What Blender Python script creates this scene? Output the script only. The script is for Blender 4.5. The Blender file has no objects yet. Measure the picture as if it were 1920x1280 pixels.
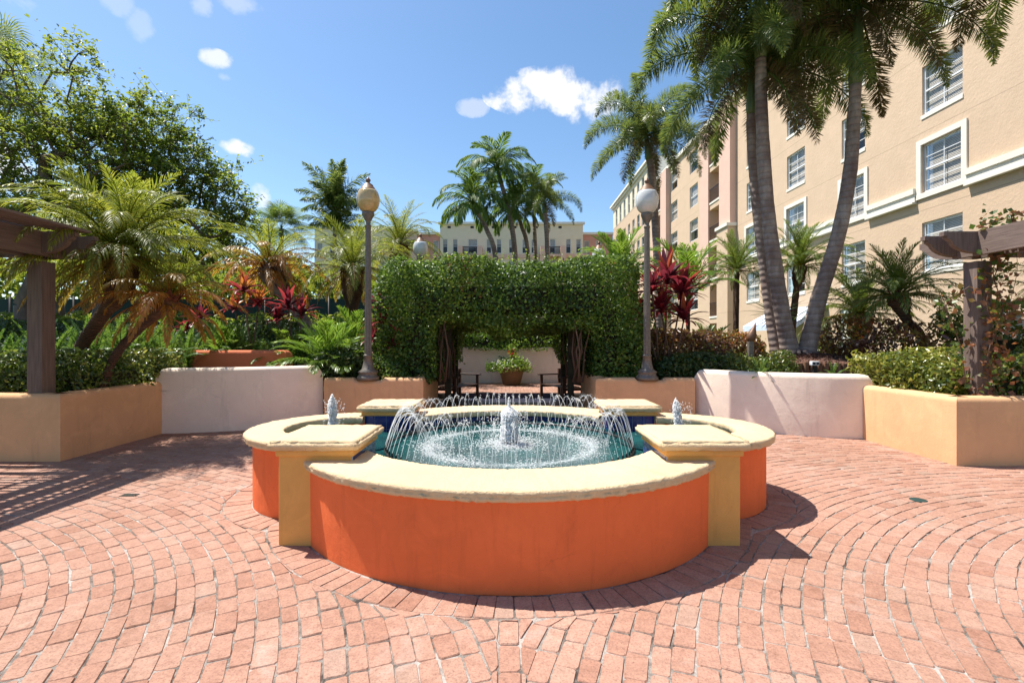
import bpy, bmesh, math, random
import numpy as np
from mathutils import Vector, Matrix
R = math.radians
random.seed(7); rng = np.random.default_rng(7)
scene = bpy.context.scene
COL = scene.collection

# ------------------------------------------------------------ camera, sky, sun, exposure
cam = bpy.data.cameras.new('camera'); camo = bpy.data.objects.new('camera', cam); COL.objects.link(camo)
camo.location = (0, 0, 1.5); camo.rotation_euler = (R(90), 0, 0)
cam.lens = 17.0; cam.sensor_width = 36; cam.shift_x = 0.0025; cam.clip_start = .05; cam.clip_end = 2000
scene.camera = camo
SUN = Vector((-.46, .21, 1)).normalized()
SUN_EL = math.asin(SUN.z); SUN_ROT = math.atan2(SUN.x, SUN.y)
world = bpy.data.worlds.new('World'); scene.world = world; world.use_nodes = True
scene.view_settings.view_transform = 'Standard'; scene.view_settings.look = 'None'
scene.view_settings.exposure = 0.84; scene.view_settings.gamma = 1; scene.view_settings.use_curve_mapping = False
def F(px, D): return (px - 955) / 907 * D
def ZZ(py, D): return 1.5 - (py - 640) * D / 907
def at(px, py, D): return Vector((F(px, D), D, ZZ(py, D)))     # photograph direction + distance in metres -> point of the place
def build_world():
    nt = world.node_tree; nt.nodes.clear(); N = nt.nodes.new; L = nt.links.new
    out = N('ShaderNodeOutputWorld'); bg = N('ShaderNodeBackground'); bg.inputs['Strength'].default_value = .112
    sky = N('ShaderNodeTexSky'); sky.sky_type = 'NISHITA'; sky.sun_disc = False
    sky.sun_elevation = SUN_EL; sky.sun_rotation = SUN_ROT; sky.altitude = 0; sky.air_density = 1.0; sky.dust_density = .5; sky.ozone_density = 1.6
    tc = N('ShaderNodeTexCoord')
    nz = N('ShaderNodeTexNoise'); nz.inputs['Scale'].default_value = 16; nz.inputs['Detail'].default_value = 7; nz.inputs['Roughness'].default_value = .6
    L(tc.outputs['Generated'], nz.inputs['Vector'])
    # small fair-weather clouds at their real directions, edges broken up by noise
    clouds = [(1040,172,112,38,1),(1105,196,66,40,1),(985,168,60,24,.9),(886,202,36,20,.4),(407,112,26,15,.75),(422,146,14,8,.3),(446,278,30,17,1),(488,372,22,30,.7),(368,278,20,14,.7),
              (266,48,18,22,.22),(379,8,16,20,.3),(446,4,36,18,.3),(222,8,20,16,.22),(15,-6,26,16,.3),(-300,200,120,50,1),(-500,60,80,30,.6),(2300,300,200,60,1),(700,-500,160,70,.8),(1500,-600,120,60,.8)]
    prev = None; alpha = None
    for px, py, rx, ry, a in clouds:
        d = Vector(((px - 955) / 907, 1, (640 - py) / 907)).normalized()
        e1 = Vector((d.y, -d.x, 0)).normalized(); e2 = d.cross(e1)
        v1 = e1 * (907 * d.y / rx * (1.35 if rx > 45 else 1.75)); v2 = e2 * (907 * d.y / ry * (1.35 if rx > 45 else 1.75))
        def dot(v, off):
            m = N('ShaderNodeVectorMath'); m.operation = 'DOT_PRODUCT'; m.inputs[1].default_value = v; L(tc.outputs['Generated'], m.inputs[0])
            s = N('ShaderNodeMath'); s.operation = 'ABSOLUTE'; L(m.outputs['Value'], s.inputs[0]); return s
        a1, a2 = dot(v1, 0), dot(v2, 0)
        p1 = N('ShaderNodeMath'); p1.operation = 'MULTIPLY'; L(a1.outputs[0], p1.inputs[0]); L(a1.outputs[0], p1.inputs[1])
        p2 = N('ShaderNodeMath'); p2.operation = 'MULTIPLY_ADD'; L(a2.outputs[0], p2.inputs[0]); L(a2.outputs[0], p2.inputs[1]); L(p1.outputs[0], p2.inputs[2])
        mr = N('ShaderNodeMapRange'); mr.inputs['From Min'].default_value = 1.7; mr.inputs['From Max'].default_value = 0; mr.inputs['To Max'].default_value = 1
        L(p2.outputs[0], mr.inputs['Value'])
        fw = N('ShaderNodeVectorMath'); fw.operation = 'DOT_PRODUCT'; fw.inputs[1].default_value = d; L(tc.outputs['Generated'], fw.inputs[0])
        gt = N('ShaderNodeMath'); gt.operation = 'GREATER_THAN'; gt.inputs[1].default_value = .3; L(fw.outputs['Value'], gt.inputs[0])
        mu = N('ShaderNodeMath'); mu.operation = 'MULTIPLY'; L(mr.outputs[0], mu.inputs[0]); L(gt.outputs[0], mu.inputs[1])
        ga = N('ShaderNodeMath'); ga.operation = 'GREATER_THAN'; ga.inputs[1].default_value = .001; L(mu.outputs[0], ga.inputs[0])
        gb = N('ShaderNodeMath'); gb.operation = 'MULTIPLY'; gb.inputs[1].default_value = a; L(ga.outputs[0], gb.inputs[0])
        if alpha is None: alpha = gb
        else:
            am = N('ShaderNodeMath'); am.operation = 'MAXIMUM'; L(alpha.outputs[0], am.inputs[0]); L(gb.outputs[0], am.inputs[1]); alpha = am
        if prev is None: prev = mu
        else:
            mx = N('ShaderNodeMath'); mx.operation = 'MAXIMUM'; L(prev.outputs[0], mx.inputs[0]); L(mu.outputs[0], mx.inputs[1]); prev = mx
    nm = N('ShaderNodeMapRange'); nm.inputs['From Min'].default_value = .3; nm.inputs['From Max'].default_value = .7; nm.inputs['To Min'].default_value = -.85; nm.inputs['To Max'].default_value = .65
    L(nz.outputs['Fac'], nm.inputs['Value'])
    ad = N('ShaderNodeMath'); ad.operation = 'ADD'; L(prev.outputs[0], ad.inputs[0]); L(nm.outputs[0], ad.inputs[1])
    sm = N('ShaderNodeMapRange'); sm.interpolation_type = 'SMOOTHSTEP'; sm.inputs['From Min'].default_value = .10; sm.inputs['From Max'].default_value = .95; L(ad.outputs[0], sm.inputs['Value'])
    g0 = N('ShaderNodeMath'); g0.operation = 'GREATER_THAN'; g0.inputs[1].default_value = .02; L(prev.outputs[0], g0.inputs[0])
    m3 = N('ShaderNodeMath'); m3.operation = 'MULTIPLY'; L(sm.outputs[0], m3.inputs[0]); m4 = N('ShaderNodeMath'); m4.operation = 'MULTIPLY'; L(g0.outputs[0], m4.inputs[0]); L(alpha.outputs[0], m4.inputs[1]); L(m4.outputs[0], m3.inputs[1])
    mix = N('ShaderNodeMixRGB'); mix.inputs['Color2'].default_value = (5.6, 5.6, 5.7, 1)
    hs = N('ShaderNodeHueSaturation'); hs.inputs['Saturation'].default_value = 1.12; hs.inputs['Value'].default_value = .98; hs.inputs['Hue'].default_value = .497
    L(sky.outputs[0], hs.inputs['Color']); L(hs.outputs[0], mix.inputs['Color1']); L(m3.outputs[0], mix.inputs['Fac'])
    L(mix.outputs[0], bg.inputs['Color']); L(bg.outputs[0], out.inputs['Surface'])
build_world()
sl = bpy.data.lights.new('sun', 'SUN'); sl.energy = 5.0; sl.angle = R(.53); sl.color = (1, .95, .87)
so = bpy.data.objects.new('sun', sl); COL.objects.link(so); so.rotation_euler = SUN.to_track_quat('Z', 'Y').to_euler(); so.location = (-5, 2, 20)

# ------------------------------------------------------------ materials
def nodes(name):
    m = bpy.data.materials.new(name); m.use_nodes = True; nt = m.node_tree
    return m, nt, nt.nodes['Principled BSDF'], nt.nodes.new, nt.links.new
def noise(nt, scale, detail=4, rough=.55, coord='Object', dist=0, stretch=None):
    tc = nt.nodes.new('ShaderNodeTexCoord'); n = nt.nodes.new('ShaderNodeTexNoise')
    n.inputs['Scale'].default_value = scale; n.inputs['Detail'].default_value = detail; n.inputs['Roughness'].default_value = rough; n.inputs['Distortion'].default_value = dist
    if stretch:
        mp = nt.nodes.new('ShaderNodeMapping'); mp.inputs['Scale'].default_value = stretch
        nt.links.new(tc.outputs[coord], mp.inputs[0]); nt.links.new(mp.outputs[0], n.inputs['Vector'])
    else: nt.links.new(tc.outputs[coord], n.inputs['Vector'])
    return n
def ramp(nt, src, stops):
    r = nt.nodes.new('ShaderNodeValToRGB'); e = r.color_ramp.elements
    while len(e) > 1: e.remove(e[-1])
    e[0].position = stops[0][0]; e[0].color = (*stops[0][1], 1)
    for p, c in stops[1:]:
        x = e.new(p); x.color = (*c, 1)
    nt.links.new(src, r.inputs[0]); return r
def mixc(nt, fac, a, b, mode='MIX'):
    m = nt.nodes.new('ShaderNodeMixRGB'); m.blend_type = mode
    for s, v in (('Fac', fac), ('Color1', a), ('Color2', b)):
        if isinstance(v, (int, float)): m.inputs[s].default_value = v
        elif isinstance(v, tuple): m.inputs[s].default_value = (*v, 1)
        else: nt.links.new(v, m.inputs[s])
    return m.outputs[0]
def bump(nt, bsdf, src, strength, dist=.01, prev=None):
    b = nt.nodes.new('ShaderNodeBump'); b.inputs['Strength'].default_value = strength; b.inputs['Distance'].default_value = dist
    nt.links.new(src, b.inputs['Height'])
    if prev: nt.links.new(prev, b.inputs['Normal'])
    nt.links.new(b.outputs[0], bsdf.inputs['Normal']); return b.outputs[0]
def scal(c, k): return tuple(min(1, x * k) for x in c)
def stucco(name, c, grain=40, bs=.35, var=.14, stain=.35, stainc=None, dist=.008, gscale=None, streak=False, joints=False):
    m, nt, p, N, L = nodes(name)
    n1 = noise(nt, 1.3, 5, .6); base = ramp(nt, n1.outputs['Fac'], [(.3, scal(c, 1 - var)), (.7, scal(c, 1 + var))]).outputs[0]
    n2 = noise(nt, 5, 8, .75, dist=.6, stretch=(1, 1, .45) if streak else None); f = ramp(nt, n2.outputs['Fac'], [(.56, (0, 0, 0)), (.74, (stain,) * 3)]).outputs[0]
    col = mixc(nt, f, base, stainc or scal(c, .45))
    n4 = noise(nt, 70, 3, .6); f4 = ramp(nt, n4.outputs['Fac'], [(.62 if grain > 80 else .66, (0, 0, 0)), (.74, (.6 if grain > 80 else .35,) * 3)]).outputs[0]
    col = mixc(nt, f4, col, scal(c, .55))
    if streak:      # scuffs, faded patches and hairline cracks in the paint
        fd = noise(nt, 2.1, 9, .7, dist=1.5); col = mixc(nt, ramp(nt, fd.outputs['Fac'], [(.50, (0,)*3), (.68, (.30,)*3)]).outputs[0], col, scal(c, 1.35))
        dr_ = noise(nt, 9, 6, .7, stretch=(1, 1, .12)); col = mixc(nt, ramp(nt, dr_.outputs['Fac'], [(.56, (0,)*3), (.72, (.30,)*3)]).outputs[0], col, scal(c, .6))
        vo = N('ShaderNodeTexVoronoi'); vo.feature = 'DISTANCE_TO_EDGE'; vo.inputs['Scale'].default_value = 1.7; tcv = N('ShaderNodeTexCoord'); nv = noise(nt, 3, 6, .7)
        av = N('ShaderNodeMixRGB'); av.inputs['Fac'].default_value = .22; L(tcv.outputs['Object'], av.inputs['Color1']); L(nv.outputs['Color'], av.inputs['Color2']); L(av.outputs[0], vo.inputs['Vector'])
        mk = noise(nt, 1.1, 3, .5); cr = ramp(nt, vo.outputs['Distance'], [(0, (.38,)*3), (.0045, (0,)*3)]).outputs[0]
        col = mixc(nt, mixc(nt, 1, cr, ramp(nt, mk.outputs['Fac'], [(.57, (0,)*3), (.64, (1,)*3)]).outputs[0], 'MULTIPLY'), col, scal(c, .4))
    if joints:      # scored joints between the storeys
        tj = N('ShaderNodeTexCoord'); sx = N('ShaderNodeSeparateXYZ'); L(tj.outputs['Object'], sx.inputs[0])
        ma = N('ShaderNodeMath'); ma.operation = 'MULTIPLY_ADD'; ma.inputs[1].default_value = 1/2.95; ma.inputs[2].default_value = -.19; L(sx.outputs['Z'], ma.inputs[0]); fr_ = N('ShaderNodeMath'); fr_.operation = 'FRACT'; L(ma.outputs[0], fr_.inputs[0])
        col = mixc(nt, ramp(nt, fr_.outputs[0], [(0, (.55,)*3), (.007, (.55,)*3), (.008, (0,)*3)]).outputs[0], col, scal(c, .3))
    L(col, p.inputs['Base Color']); p.inputs['Roughness'].default_value = .88; p.inputs['Specular IOR Level'].default_value = .25
    n3 = noise(nt, grain, 6, .65); b1 = bump(nt, p, n3.outputs['Fac'], bs, dist)
    n5 = noise(nt, 4, 3, .5); bump(nt, p, n5.outputs['Fac'], .35, .02, b1)
    return m
def plain(name, c, rough=.6, metal=0, spec=.5, grain=None, bs=.2, var=.12, gs=(1, 1, 1)):
    m, nt, p, N, L = nodes(name)
    p.inputs['Roughness'].default_value = rough; p.inputs['Metallic'].default_value = metal; p.inputs['Specular IOR Level'].default_value = spec
    n1 = noise(nt, grain or 6, 6, .6, stretch=gs)
    L(ramp(nt, n1.outputs['Fac'], [(.3, scal(c, 1 - var)), (.7, scal(c, 1 + var))]).outputs[0], p.inputs['Base Color'])
    if grain: bump(nt, p, n1.outputs['Fac'], bs, .01)
    return m
def leafmat(name, stops, trans=.45, rough=.4, spec=.5, tcol=None):
    m, nt, p, N, L = nodes(name)
    at_ = N('ShaderNodeAttribute'); at_.attribute_name = 'var'
    oi = N('ShaderNodeObjectInfo'); ad = N('ShaderNodeMath'); ad.operation = 'MULTIPLY_ADD'; ad.inputs[1].default_value = .22; ad.inputs[2].default_value = -.11
    L(oi.outputs['Random'], ad.inputs[0]); a2 = N('ShaderNodeMath'); L(ad.outputs[0], a2.inputs[0]); L(at_.outputs['Fac'], a2.inputs[1])
    c = ramp(nt, a2.outputs[0], stops).outputs[0]
    L(c, p.inputs['Base Color']); p.inputs['Roughness'].default_value = rough; p.inputs['Specular IOR Level'].default_value = spec
    tr = N('ShaderNodeBsdfTranslucent')
    tc = mixc(nt, 1, c, tcol or (1.0, 1.0, .45), 'MULTIPLY'); g = N('ShaderNodeGamma'); g.inputs[1].default_value = .72; L(tc, g.inputs[0]); L(g.outputs[0], tr.inputs['Color'])
    ms = N('ShaderNodeMixShader'); ms.inputs[0].default_value = trans
    L(p.outputs[0], ms.inputs[1]); L(tr.outputs[0], ms.inputs[2]); L(ms.outputs[0], nt.nodes['Material Output'].inputs['Surface'])
    return m
def brickmat(name, k=1.0):
    m, nt, p, N, L = nodes(name)
    a = N('ShaderNodeAttribute'); a.attribute_name = 'var'
    c = ramp(nt, a.outputs['Fac'], [(0, (.30*k, .16*k, .115*k)), (.3, (.345*k, .198*k, .147*k)), (.62, (.37*k, .22*k, .167*k)), (.85, (.37*k, .232*k, .178*k)), (1, (.33*k, .225*k, .18*k))]).outputs[0]
    big = noise(nt, .55, 4, .6, 'Object'); bc = ramp(nt, big.outputs['Fac'], [(.35, (.92, .88, .84)), (.68, (1.12, 1.1, 1.1))]).outputs[0]
    c = mixc(nt, 1, c, bc, 'MULTIPLY')
    md = noise(nt, 17, 6, .7); c = mixc(nt, 1, c, ramp(nt, md.outputs['Fac'], [(.3, (.80, .76, .74)), (.5, (1, 1, 1)), (.7, (1.16, 1.15, 1.13))]).outputs[0], 'MULTIPLY')
    n = noise(nt, 75, 8, .75); c = mixc(nt, .75, c, ramp(nt, n.outputs['Fac'], [(.32, (.45, .42, .4)), (.5, (1, 1, 1)), (.7, (1.18, 1.15, 1.1))]).outputs[0], 'MULTIPLY')
    e = noise(nt, 1.7, 9, .72, dist=1.2); ef = ramp(nt, e.outputs['Fac'], [(.55, (0, 0, 0)), (.70, (.28, .28, .28))]).outputs[0]
    c = mixc(nt, ef, c, (.52, .45, .41))
    d = noise(nt, 3.1, 8, .7, dist=.5); df = ramp(nt, d.outputs['Fac'], [(.62, (0, 0, 0)), (.76, (.3, .3, .3))]).outputs[0]
    c = mixc(nt, df, c, (.22, .14, .11))
    pt = noise(nt, 130, 4, .6); c = mixc(nt, ramp(nt, pt.outputs['Fac'], [(.62, (0,)*3), (.70, (.65,)*3)]).outputs[0], c, (.10, .06, .045))
    L(c, p.inputs['Base Color']); p.inputs['Roughness'].default_value = .9; p.inputs['Specular IOR Level'].default_value = .2
    b = noise(nt, 95, 6, .7); b1 = bump(nt, p, b.outputs['Fac'], .5, .006); bump(nt, p, noise(nt, 14, 4, .6).outputs['Fac'], .35, .012, b1)
    return m
def mortarmat():
    m, nt, p, N, L = nodes('mortar')
    a = noise(nt, 1.9, 12, .78, dist=.6); c = ramp(nt, a.outputs['Fac'], [(.40, (.045, .035, .03)), (.48, (.20, .17, .145)), (.58, (.42, .38, .345))]).outputs[0]
    n = noise(nt, 120, 5, .7); c = mixc(nt, .6, c, ramp(nt, n.outputs['Fac'], [(.3, (.4, .4, .4)), (.7, (1.3, 1.3, 1.3))]).outputs[0], 'MULTIPLY')
    L(c, p.inputs['Base Color']); p.inputs['Roughness'].default_value = .95; bump(nt, p, n.outputs['Fac'], .6, .01); return m
def watermat():
    m, nt, p, N, L = nodes('water')
    n0 = noise(nt, 2.5, 4, .6, dist=.6)
    c = ramp(nt, n0.outputs['Fac'], [(.3, (.004, .045, .048)), (.7, (.018, .13, .125))]).outputs[0]
    # aerated water: the broken surface under the falling jets
    n2 = noise(nt, 15, 10, .85, dist=1.4)
    tc = N('ShaderNodeTexCoord'); ln = N('ShaderNodeVectorMath'); ln.operation = 'LENGTH'; L(tc.outputs['Object'], ln.inputs[0])
    def band(r, w):
        s = N('ShaderNodeMath'); s.operation = 'SUBTRACT'; s.inputs[1].default_value = r; L(ln.outputs['Value'], s.inputs[0])
        a = N('ShaderNodeMath'); a.operation = 'ABSOLUTE'; L(s.outputs[0], a.inputs[0])
        q = N('ShaderNodeMapRange'); q.inputs['From Min'].default_value = w; q.inputs['From Max'].default_value = 0; L(a.outputs[0], q.inputs['Value']); return q
    b1, b2 = band(.80, .30), band(.08, .26)
    mx = N('ShaderNodeMath'); mx.operation = 'MAXIMUM'; L(b1.outputs[0], mx.inputs[0]); L(b2.outputs[0], mx.inputs[1])
    ad = N('ShaderNodeMath'); ad.operation = 'MULTIPLY_ADD'; ad.inputs[1].default_value = .42; L(mx.outputs[0], ad.inputs[0]); L(n2.outputs['Fac'], ad.inputs[2])
    f = ramp(nt, ad.outputs[0], [(.80, (0, 0, 0)), (1.0, (.8, .8, .8))]).outputs[0]
    c = mixc(nt, f, c, (.80, .86, .88)); L(c, p.inputs['Base Color'])
    L(ramp(nt, f, [(0, (.06,)*3), (1, (.6,)*3)]).outputs[0], p.inputs['Roughness']); p.inputs['IOR'].default_value = 1.33
    w1 = noise(nt, 13, 5, .65, dist=1.5); w2 = noise(nt, 45, 3, .6)
    b = bump(nt, p, w1.outputs['Fac'], 1.0, .06); bump(nt, p, w2.outputs['Fac'], .5, .01, b); return m
def spraymat(name, a=.55, em=0):
    m, nt, p, N, L = nodes(name)
    p.inputs['Base Color'].default_value = (.97, .98, 1, 1); p.inputs['Roughness'].default_value = .6; p.inputs['IOR'].default_value = 1.33
    tr = N('ShaderNodeBsdfTranslucent'); tr.inputs['Color'].default_value = (1, 1, 1, 1); tp = N('ShaderNodeBsdfTransparent')
    m1 = N('ShaderNodeMixShader'); m1.inputs[0].default_value = .75; L(p.outputs[0], m1.inputs[1]); L(tr.outputs[0], m1.inputs[2])
    m2 = N('ShaderNodeMixShader'); m2.inputs[0].default_value = a; L(tp.outputs[0], m2.inputs[1]); L(m1.outputs[0], m2.inputs[2])
    L(m2.outputs[0], nt.nodes['Material Output'].inputs['Surface']); return m
def glassmat(name, tint=(.93, .92, .90), refl=.04):
    m, nt, p, N, L = nodes(name)
    g = N('ShaderNodeBsdfGlossy'); g.inputs['Roughness'].default_value = .03; g.inputs['Color'].default_value = (.85, .88, .92, 1)
    t = N('ShaderNodeBsdfTransparent'); t.inputs['Color'].default_value = (*tint, 1)
    fr = N('ShaderNodeLayerWeight'); fr.inputs['Blend'].default_value = .5; pw = N('ShaderNodeMath'); pw.operation = 'POWER'; pw.inputs[1].default_value = 3.5; L(fr.outputs['Facing'], pw.inputs[0])
    ad = N('ShaderNodeMath'); ad.operation = 'MULTIPLY_ADD'; ad.inputs[1].default_value = .30; ad.inputs[2].default_value = refl*.5; L(pw.outputs[0], ad.inputs[0])
    ms = N('ShaderNodeMixShader'); L(ad.outputs[0], ms.inputs[0]); L(t.outputs[0], ms.inputs[1]); L(g.outputs[0], ms.inputs[2]); L(ms.outputs[0], nt.nodes['Material Output'].inputs['Surface']); return m
def trunkmat(name, c1, c2, ring=22, bs=.5, rings=True, dark=None):
    m, nt, p, N, L = nodes(name)
    n = noise(nt, 7, 7, .7, stretch=(1, 1, .35)); c = ramp(nt, n.outputs['Fac'], [(.3, c1), (.7, c2)]).outputs[0]
    n2 = noise(nt, 1.4, 4, .6); c = mixc(nt, ramp(nt, n2.outputs['Fac'], [(.42, (0,)*3), (.62, (.75,)*3)]).outputs[0], c, dark or scal(c1, .6))
    hgt = n.outputs['Fac']
    if rings:
        tc = N('ShaderNodeTexCoord'); w = N('ShaderNodeTexWave'); w.bands_direction = 'Z'; w.wave_type = 'BANDS'; w.inputs['Scale'].default_value = ring / 6.28 * 2; w.inputs['Distortion'].default_value = 3.5; w.inputs['Detail'].default_value = 3
        L(tc.outputs['Object'], w.inputs['Vector']); c = mixc(nt, .5, c, ramp(nt, w.outputs['Fac'], [(0, (.55, .5, .48)), (.16, (1, 1, 1)), (1, (1.06, 1.06, 1.06))]).outputs[0], 'MULTIPLY'); hgt = w.outputs['Fac']
    L(c, p.inputs['Base Color']); p.inputs['Roughness'].default_value = .9; b = bump(nt, p, hgt, bs, .02); bump(nt, p, n.outputs['Fac'], .5, .02, b); return m
M = {}
M['brick'] = brickmat('brick'); M['mortar'] = mortarmat(); M['water'] = watermat()
M['orange'] = stucco('orange_stucco', (.78, .16, .048), 45, .25, .10, .30, (.40, .07, .03), streak=True)
M['yellow'] = stucco('yellow_stucco', (.70, .355, .10), 50, .3, .10, .25, (.42, .24, .10), streak=True)
M['cap'] = stucco('fountain_capstone', (.72, .53, .32), 85, 1.0, .10, .35, (.50, .33, .17), dist=.014)
M['tan'] = stucco('tan_wall_stucco', (.64, .37, .195), 40, .28, .09, .35, (.48, .29, .17), streak=True)
M['cream'] = stucco('cream_wall_stucco', (.80, .66, .54), 30, .3, .07, .3, (.52, .40, .32), streak=True)
M['redwall'] = stucco('terracotta_stucco', (.60, .165, .075), 40, .3, .08, .2)
M['facade'] = stucco('facade_stucco', (.58, .425, .295), 9, .45, .05, .10, (.42, .28, .17), dist=.03, joints=True)
M['facade_pink'] = stucco('facade_pink', (.66, .44, .35), 12, .5, .04, .08)
M['facade_rose'] = stucco('facade_rose', (.55, .27, .21), 12, .5, .04, .08)
M['facade_cream'] = stucco('facade_cream', (.70, .60, .45), 12, .4, .04, .08)
M['trim'] = stucco('white_trim', (.72, .68, .60), 30, .2, .04, .12)
M['frame'] = plain('window_frame_white', (.72, .73, .74), .45)
M['glass'] = glassmat('window_glass'); M['dark_glass'] = plain('dark_glass', (.03, .04, .05), .06)
M['blind'] = plain('blind_white', (.60, .575, .54), .6)
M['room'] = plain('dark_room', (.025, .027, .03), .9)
M['iron'] = plain('dark_iron', (.035, .028, .026), .5, .3)
M['lamp_metal'] = plain('lamp_post_paint', (.14, .12, .10), .5, .15, grain=30, bs=.25, var=.3)
M['lamp_cap'] = plain('lamp_cap_bronze', (.15, .075, .04), .5, .2, grain=20)
def globemat(name, c):
    m, nt, p, N, L = nodes(name); n = noise(nt, 3, 4, .6)
    L(ramp(nt, n.outputs['Fac'], [(.3, scal(c, .85)), (.7, c)]).outputs[0], p.inputs['Base Color']); p.inputs['Roughness'].default_value = .12; p.inputs['Subsurface Weight'].default_value = .25; p.inputs['Subsurface Radius'].default_value = (.1, .1, .1); p.inputs['Coat Weight'].default_value = .5; return m
M['globe_amber'] = globemat('globe_amber', (.52, .38, .17)); M['globe_white'] = globemat('globe_white', (.60, .60, .58))
M['tile'] = plain('blue_glazed_tile', (.008, .022, .13), .12, var=.35); M['grout'] = plain('tile_grout', (.42, .45, .5), .8)
M['navy'] = plain('navy_paving_tile', (.035, .035, .06), .35, var=.3)
M['post'] = plain('weathered_timber', (.135, .095, .078), .75, grain=5, bs=.35, var=.3, gs=(8, 8, .6))
M['beam'] = plain('beam_timber', (.135, .095, .078), .75, grain=5, bs=.35, var=.3, gs=(8, .6, 8))
M['bench'] = plain('bench_wood', (.075, .035, .022), .5, grain=12, bs=.2, var=.3, gs=(3, 1, 3))
M['terracotta'] = stucco('glazed_pot', (.16, .10, .055), 14, .3, .25, .6, (.22, .12, .06))
M['soil'] = plain('soil', (.045, .028, .018), .95, grain=25, bs=1, var=.5)
M['mulch'] = plain('bark_mulch', (.11, .05, .032), .9, grain=30, bs=1, var=.6)
M['log'] = plain('log_edging', (.20, .095, .05), .8, grain=9, bs=.5, var=.4, gs=(4, 4, .5))
M['grass'] = plain('far_ground', (.06, .09, .03), .95, grain=3, bs=.5, var=.4)
M['nozzle'] = plain('nozzle_black', (.02, .02, .02), .4)
M['jet'] = spraymat('jet_water', .62); M['foam'] = spraymat('foam_water', .9)
M['awning'] = plain('awning_canvas', (.55, .62, .78), .8); M['fence'] = plain('green_mesh', (.01, .035, .03), .8)
M['drain'] = plain('drain_metal', (.07, .08, .07), .5, .5)
M['bark'] = trunkmat('tree_bark', (.11, .075, .05), (.22, .16, .11), rings=False)
M['palm_grey'] = trunkmat('palm_trunk_grey', (.17, .115, .085), (.36, .30, .26), 7, .6, dark=(.13, .08, .07))
M['palm_brown'] = trunkmat('palm_trunk_brown', (.10, .05, .03), (.22, .115, .06), 34, 1.0)
M['boots'] = trunkmat('palm_boots', (.10, .03, .015), (.24, .07, .03), 40, 1.0)
M['crownshaft'] = plain('crownshaft_green', (.10, .15, .05), .45, grain=3, gs=(3, 3, .4), var=.35)
M['fiber'] = plain('brown_fiber', (.17, .10, .05), .8)
M['twig'] = plain('twig', (.12, .07, .045), .9, grain=15)
M['hedgecore'] = plain('hedge_core_dark', (.03, .028, .015), .95, grain=9, var=.5)
G = lambda *a: a
M['l_date'] = leafmat('leaf_date', [(0, G(.07, .11, .012)), (.5, G(.17, .21, .02)), (1, G(.33, .30, .045))], .55, .42, .4)
M['l_dateo'] = leafmat('leaf_date_old', [(0, G(.13, .10, .015)), (.5, G(.30, .19, .03)), (1, G(.40, .18, .04))], .5)
M['l_dateg'] = leafmat('leaf_date_green', [(0, G(.03, .065, .015)), (.5, G(.075, .125, .02)), (1, G(.18, .23, .04))], .5, .42, .4)
M['l_orange'] = leafmat('leaf_orange', [(0, G(.20, .09, .015)), (.5, G(.42, .19, .03)), (1, G(.50, .14, .03))], .5)
M['l_fox'] = leafmat('leaf_foxtail', [(0, G(.04, .075, .02)), (.5, G(.10, .155, .035)), (1, G(.26, .27, .06))], .45, .35)
M['l_foxb'] = leafmat('leaf_foxtail_old', [(0, G(.05, .045, .02)), (.5, G(.11, .085, .035)), (1, G(.20, .13, .05))], .35, .5)
M['l_coco'] = leafmat('leaf_coco', [(0, G(.035, .085, .018)), (.5, G(.085, .16, .025)), (1, G(.19, .26, .045))], .45, .5, .35)
M['l_areca'] = leafmat('leaf_areca', [(0, G(.05, .12, .012)), (.5, G(.105, .21, .02)), (1, G(.20, .28, .04))], .5, .35)
M['l_fern'] = leafmat('leaf_fern', [(0, G(.025, .07, .012)), (.5, G(.06, .13, .02)), (1, G(.12, .20, .03))], .45)
M['l_hedge'] = leafmat('leaf_hedge', [(0, G(.018, .04, .01)), (.5, G(.07, .145, .02)), (.9, G(.18, .27, .04)), (.95, G(.14, .05, .03)), (1, G(.16, .08, .04))], .4, .42, .4)
M['l_tree'] = leafmat('leaf_tree', [(0, G(.05, .095, .012)), (.5, G(.125, .18, .02)), (1, G(.26, .28, .035))], .6, .4)
M['l_shrub'] = leafmat('leaf_shrub', [(0, G(.03, .065, .012)), (.45, G(.08, .125, .02)), (.8, G(.20, .22, .04)), (1, G(.36, .34, .10))], .4, .3, .6)
M['l_shruby'] = leafmat('leaf_shrub_yellow', [(0, G(.05, .085, .015)), (.4, G(.15, .18, .025)), (.8, G(.32, .31, .06)), (1, G(.45, .40, .12))], .4, .3, .6)
M['l_dark'] = leafmat('leaf_dark', [(0, G(.012, .03, .008)), (.5, G(.03, .06, .012)), (1, G(.07, .11, .02))], .35)
M['l_croton'] = leafmat('leaf_croton', [(0, G(.045, .02, .018)), (.35, G(.10, .04, .03)), (.6, G(.16, .07, .025)), (.8, G(.10, .12, .02)), (.93, G(.30, .20, .03)), (1, G(.45, .10, .02))], .35, .35, .5, (1, .8, .5))
M['l_red'] = leafmat('leaf_cordyline', [(0, G(.05, .008, .018)), (.4, G(.14, .014, .028)), (.75, G(.34, .03, .04)), (1, G(.45, .11, .04))], .4, .3, .5, (1, .6, .5))
M['l_redo'] = leafmat('leaf_cordyline_orange', [(0, G(.12, .015, .02)), (.5, G(.42, .07, .03)), (1, G(.50, .20, .03))], .4, .3, .5, (1, .7, .5))
M['l_yucca'] = leafmat('leaf_yucca', [(0, G(.015, .04, .015)), (1, G(.05, .10, .03))], .2)
M['l_vine'] = leafmat('leaf_vine', [(0, G(.04, .09, .015)), (.4, G(.08, .13, .02)), (.6, G(.17, .07, .03)), (1, G(.30, .10, .05))], .4)
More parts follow.
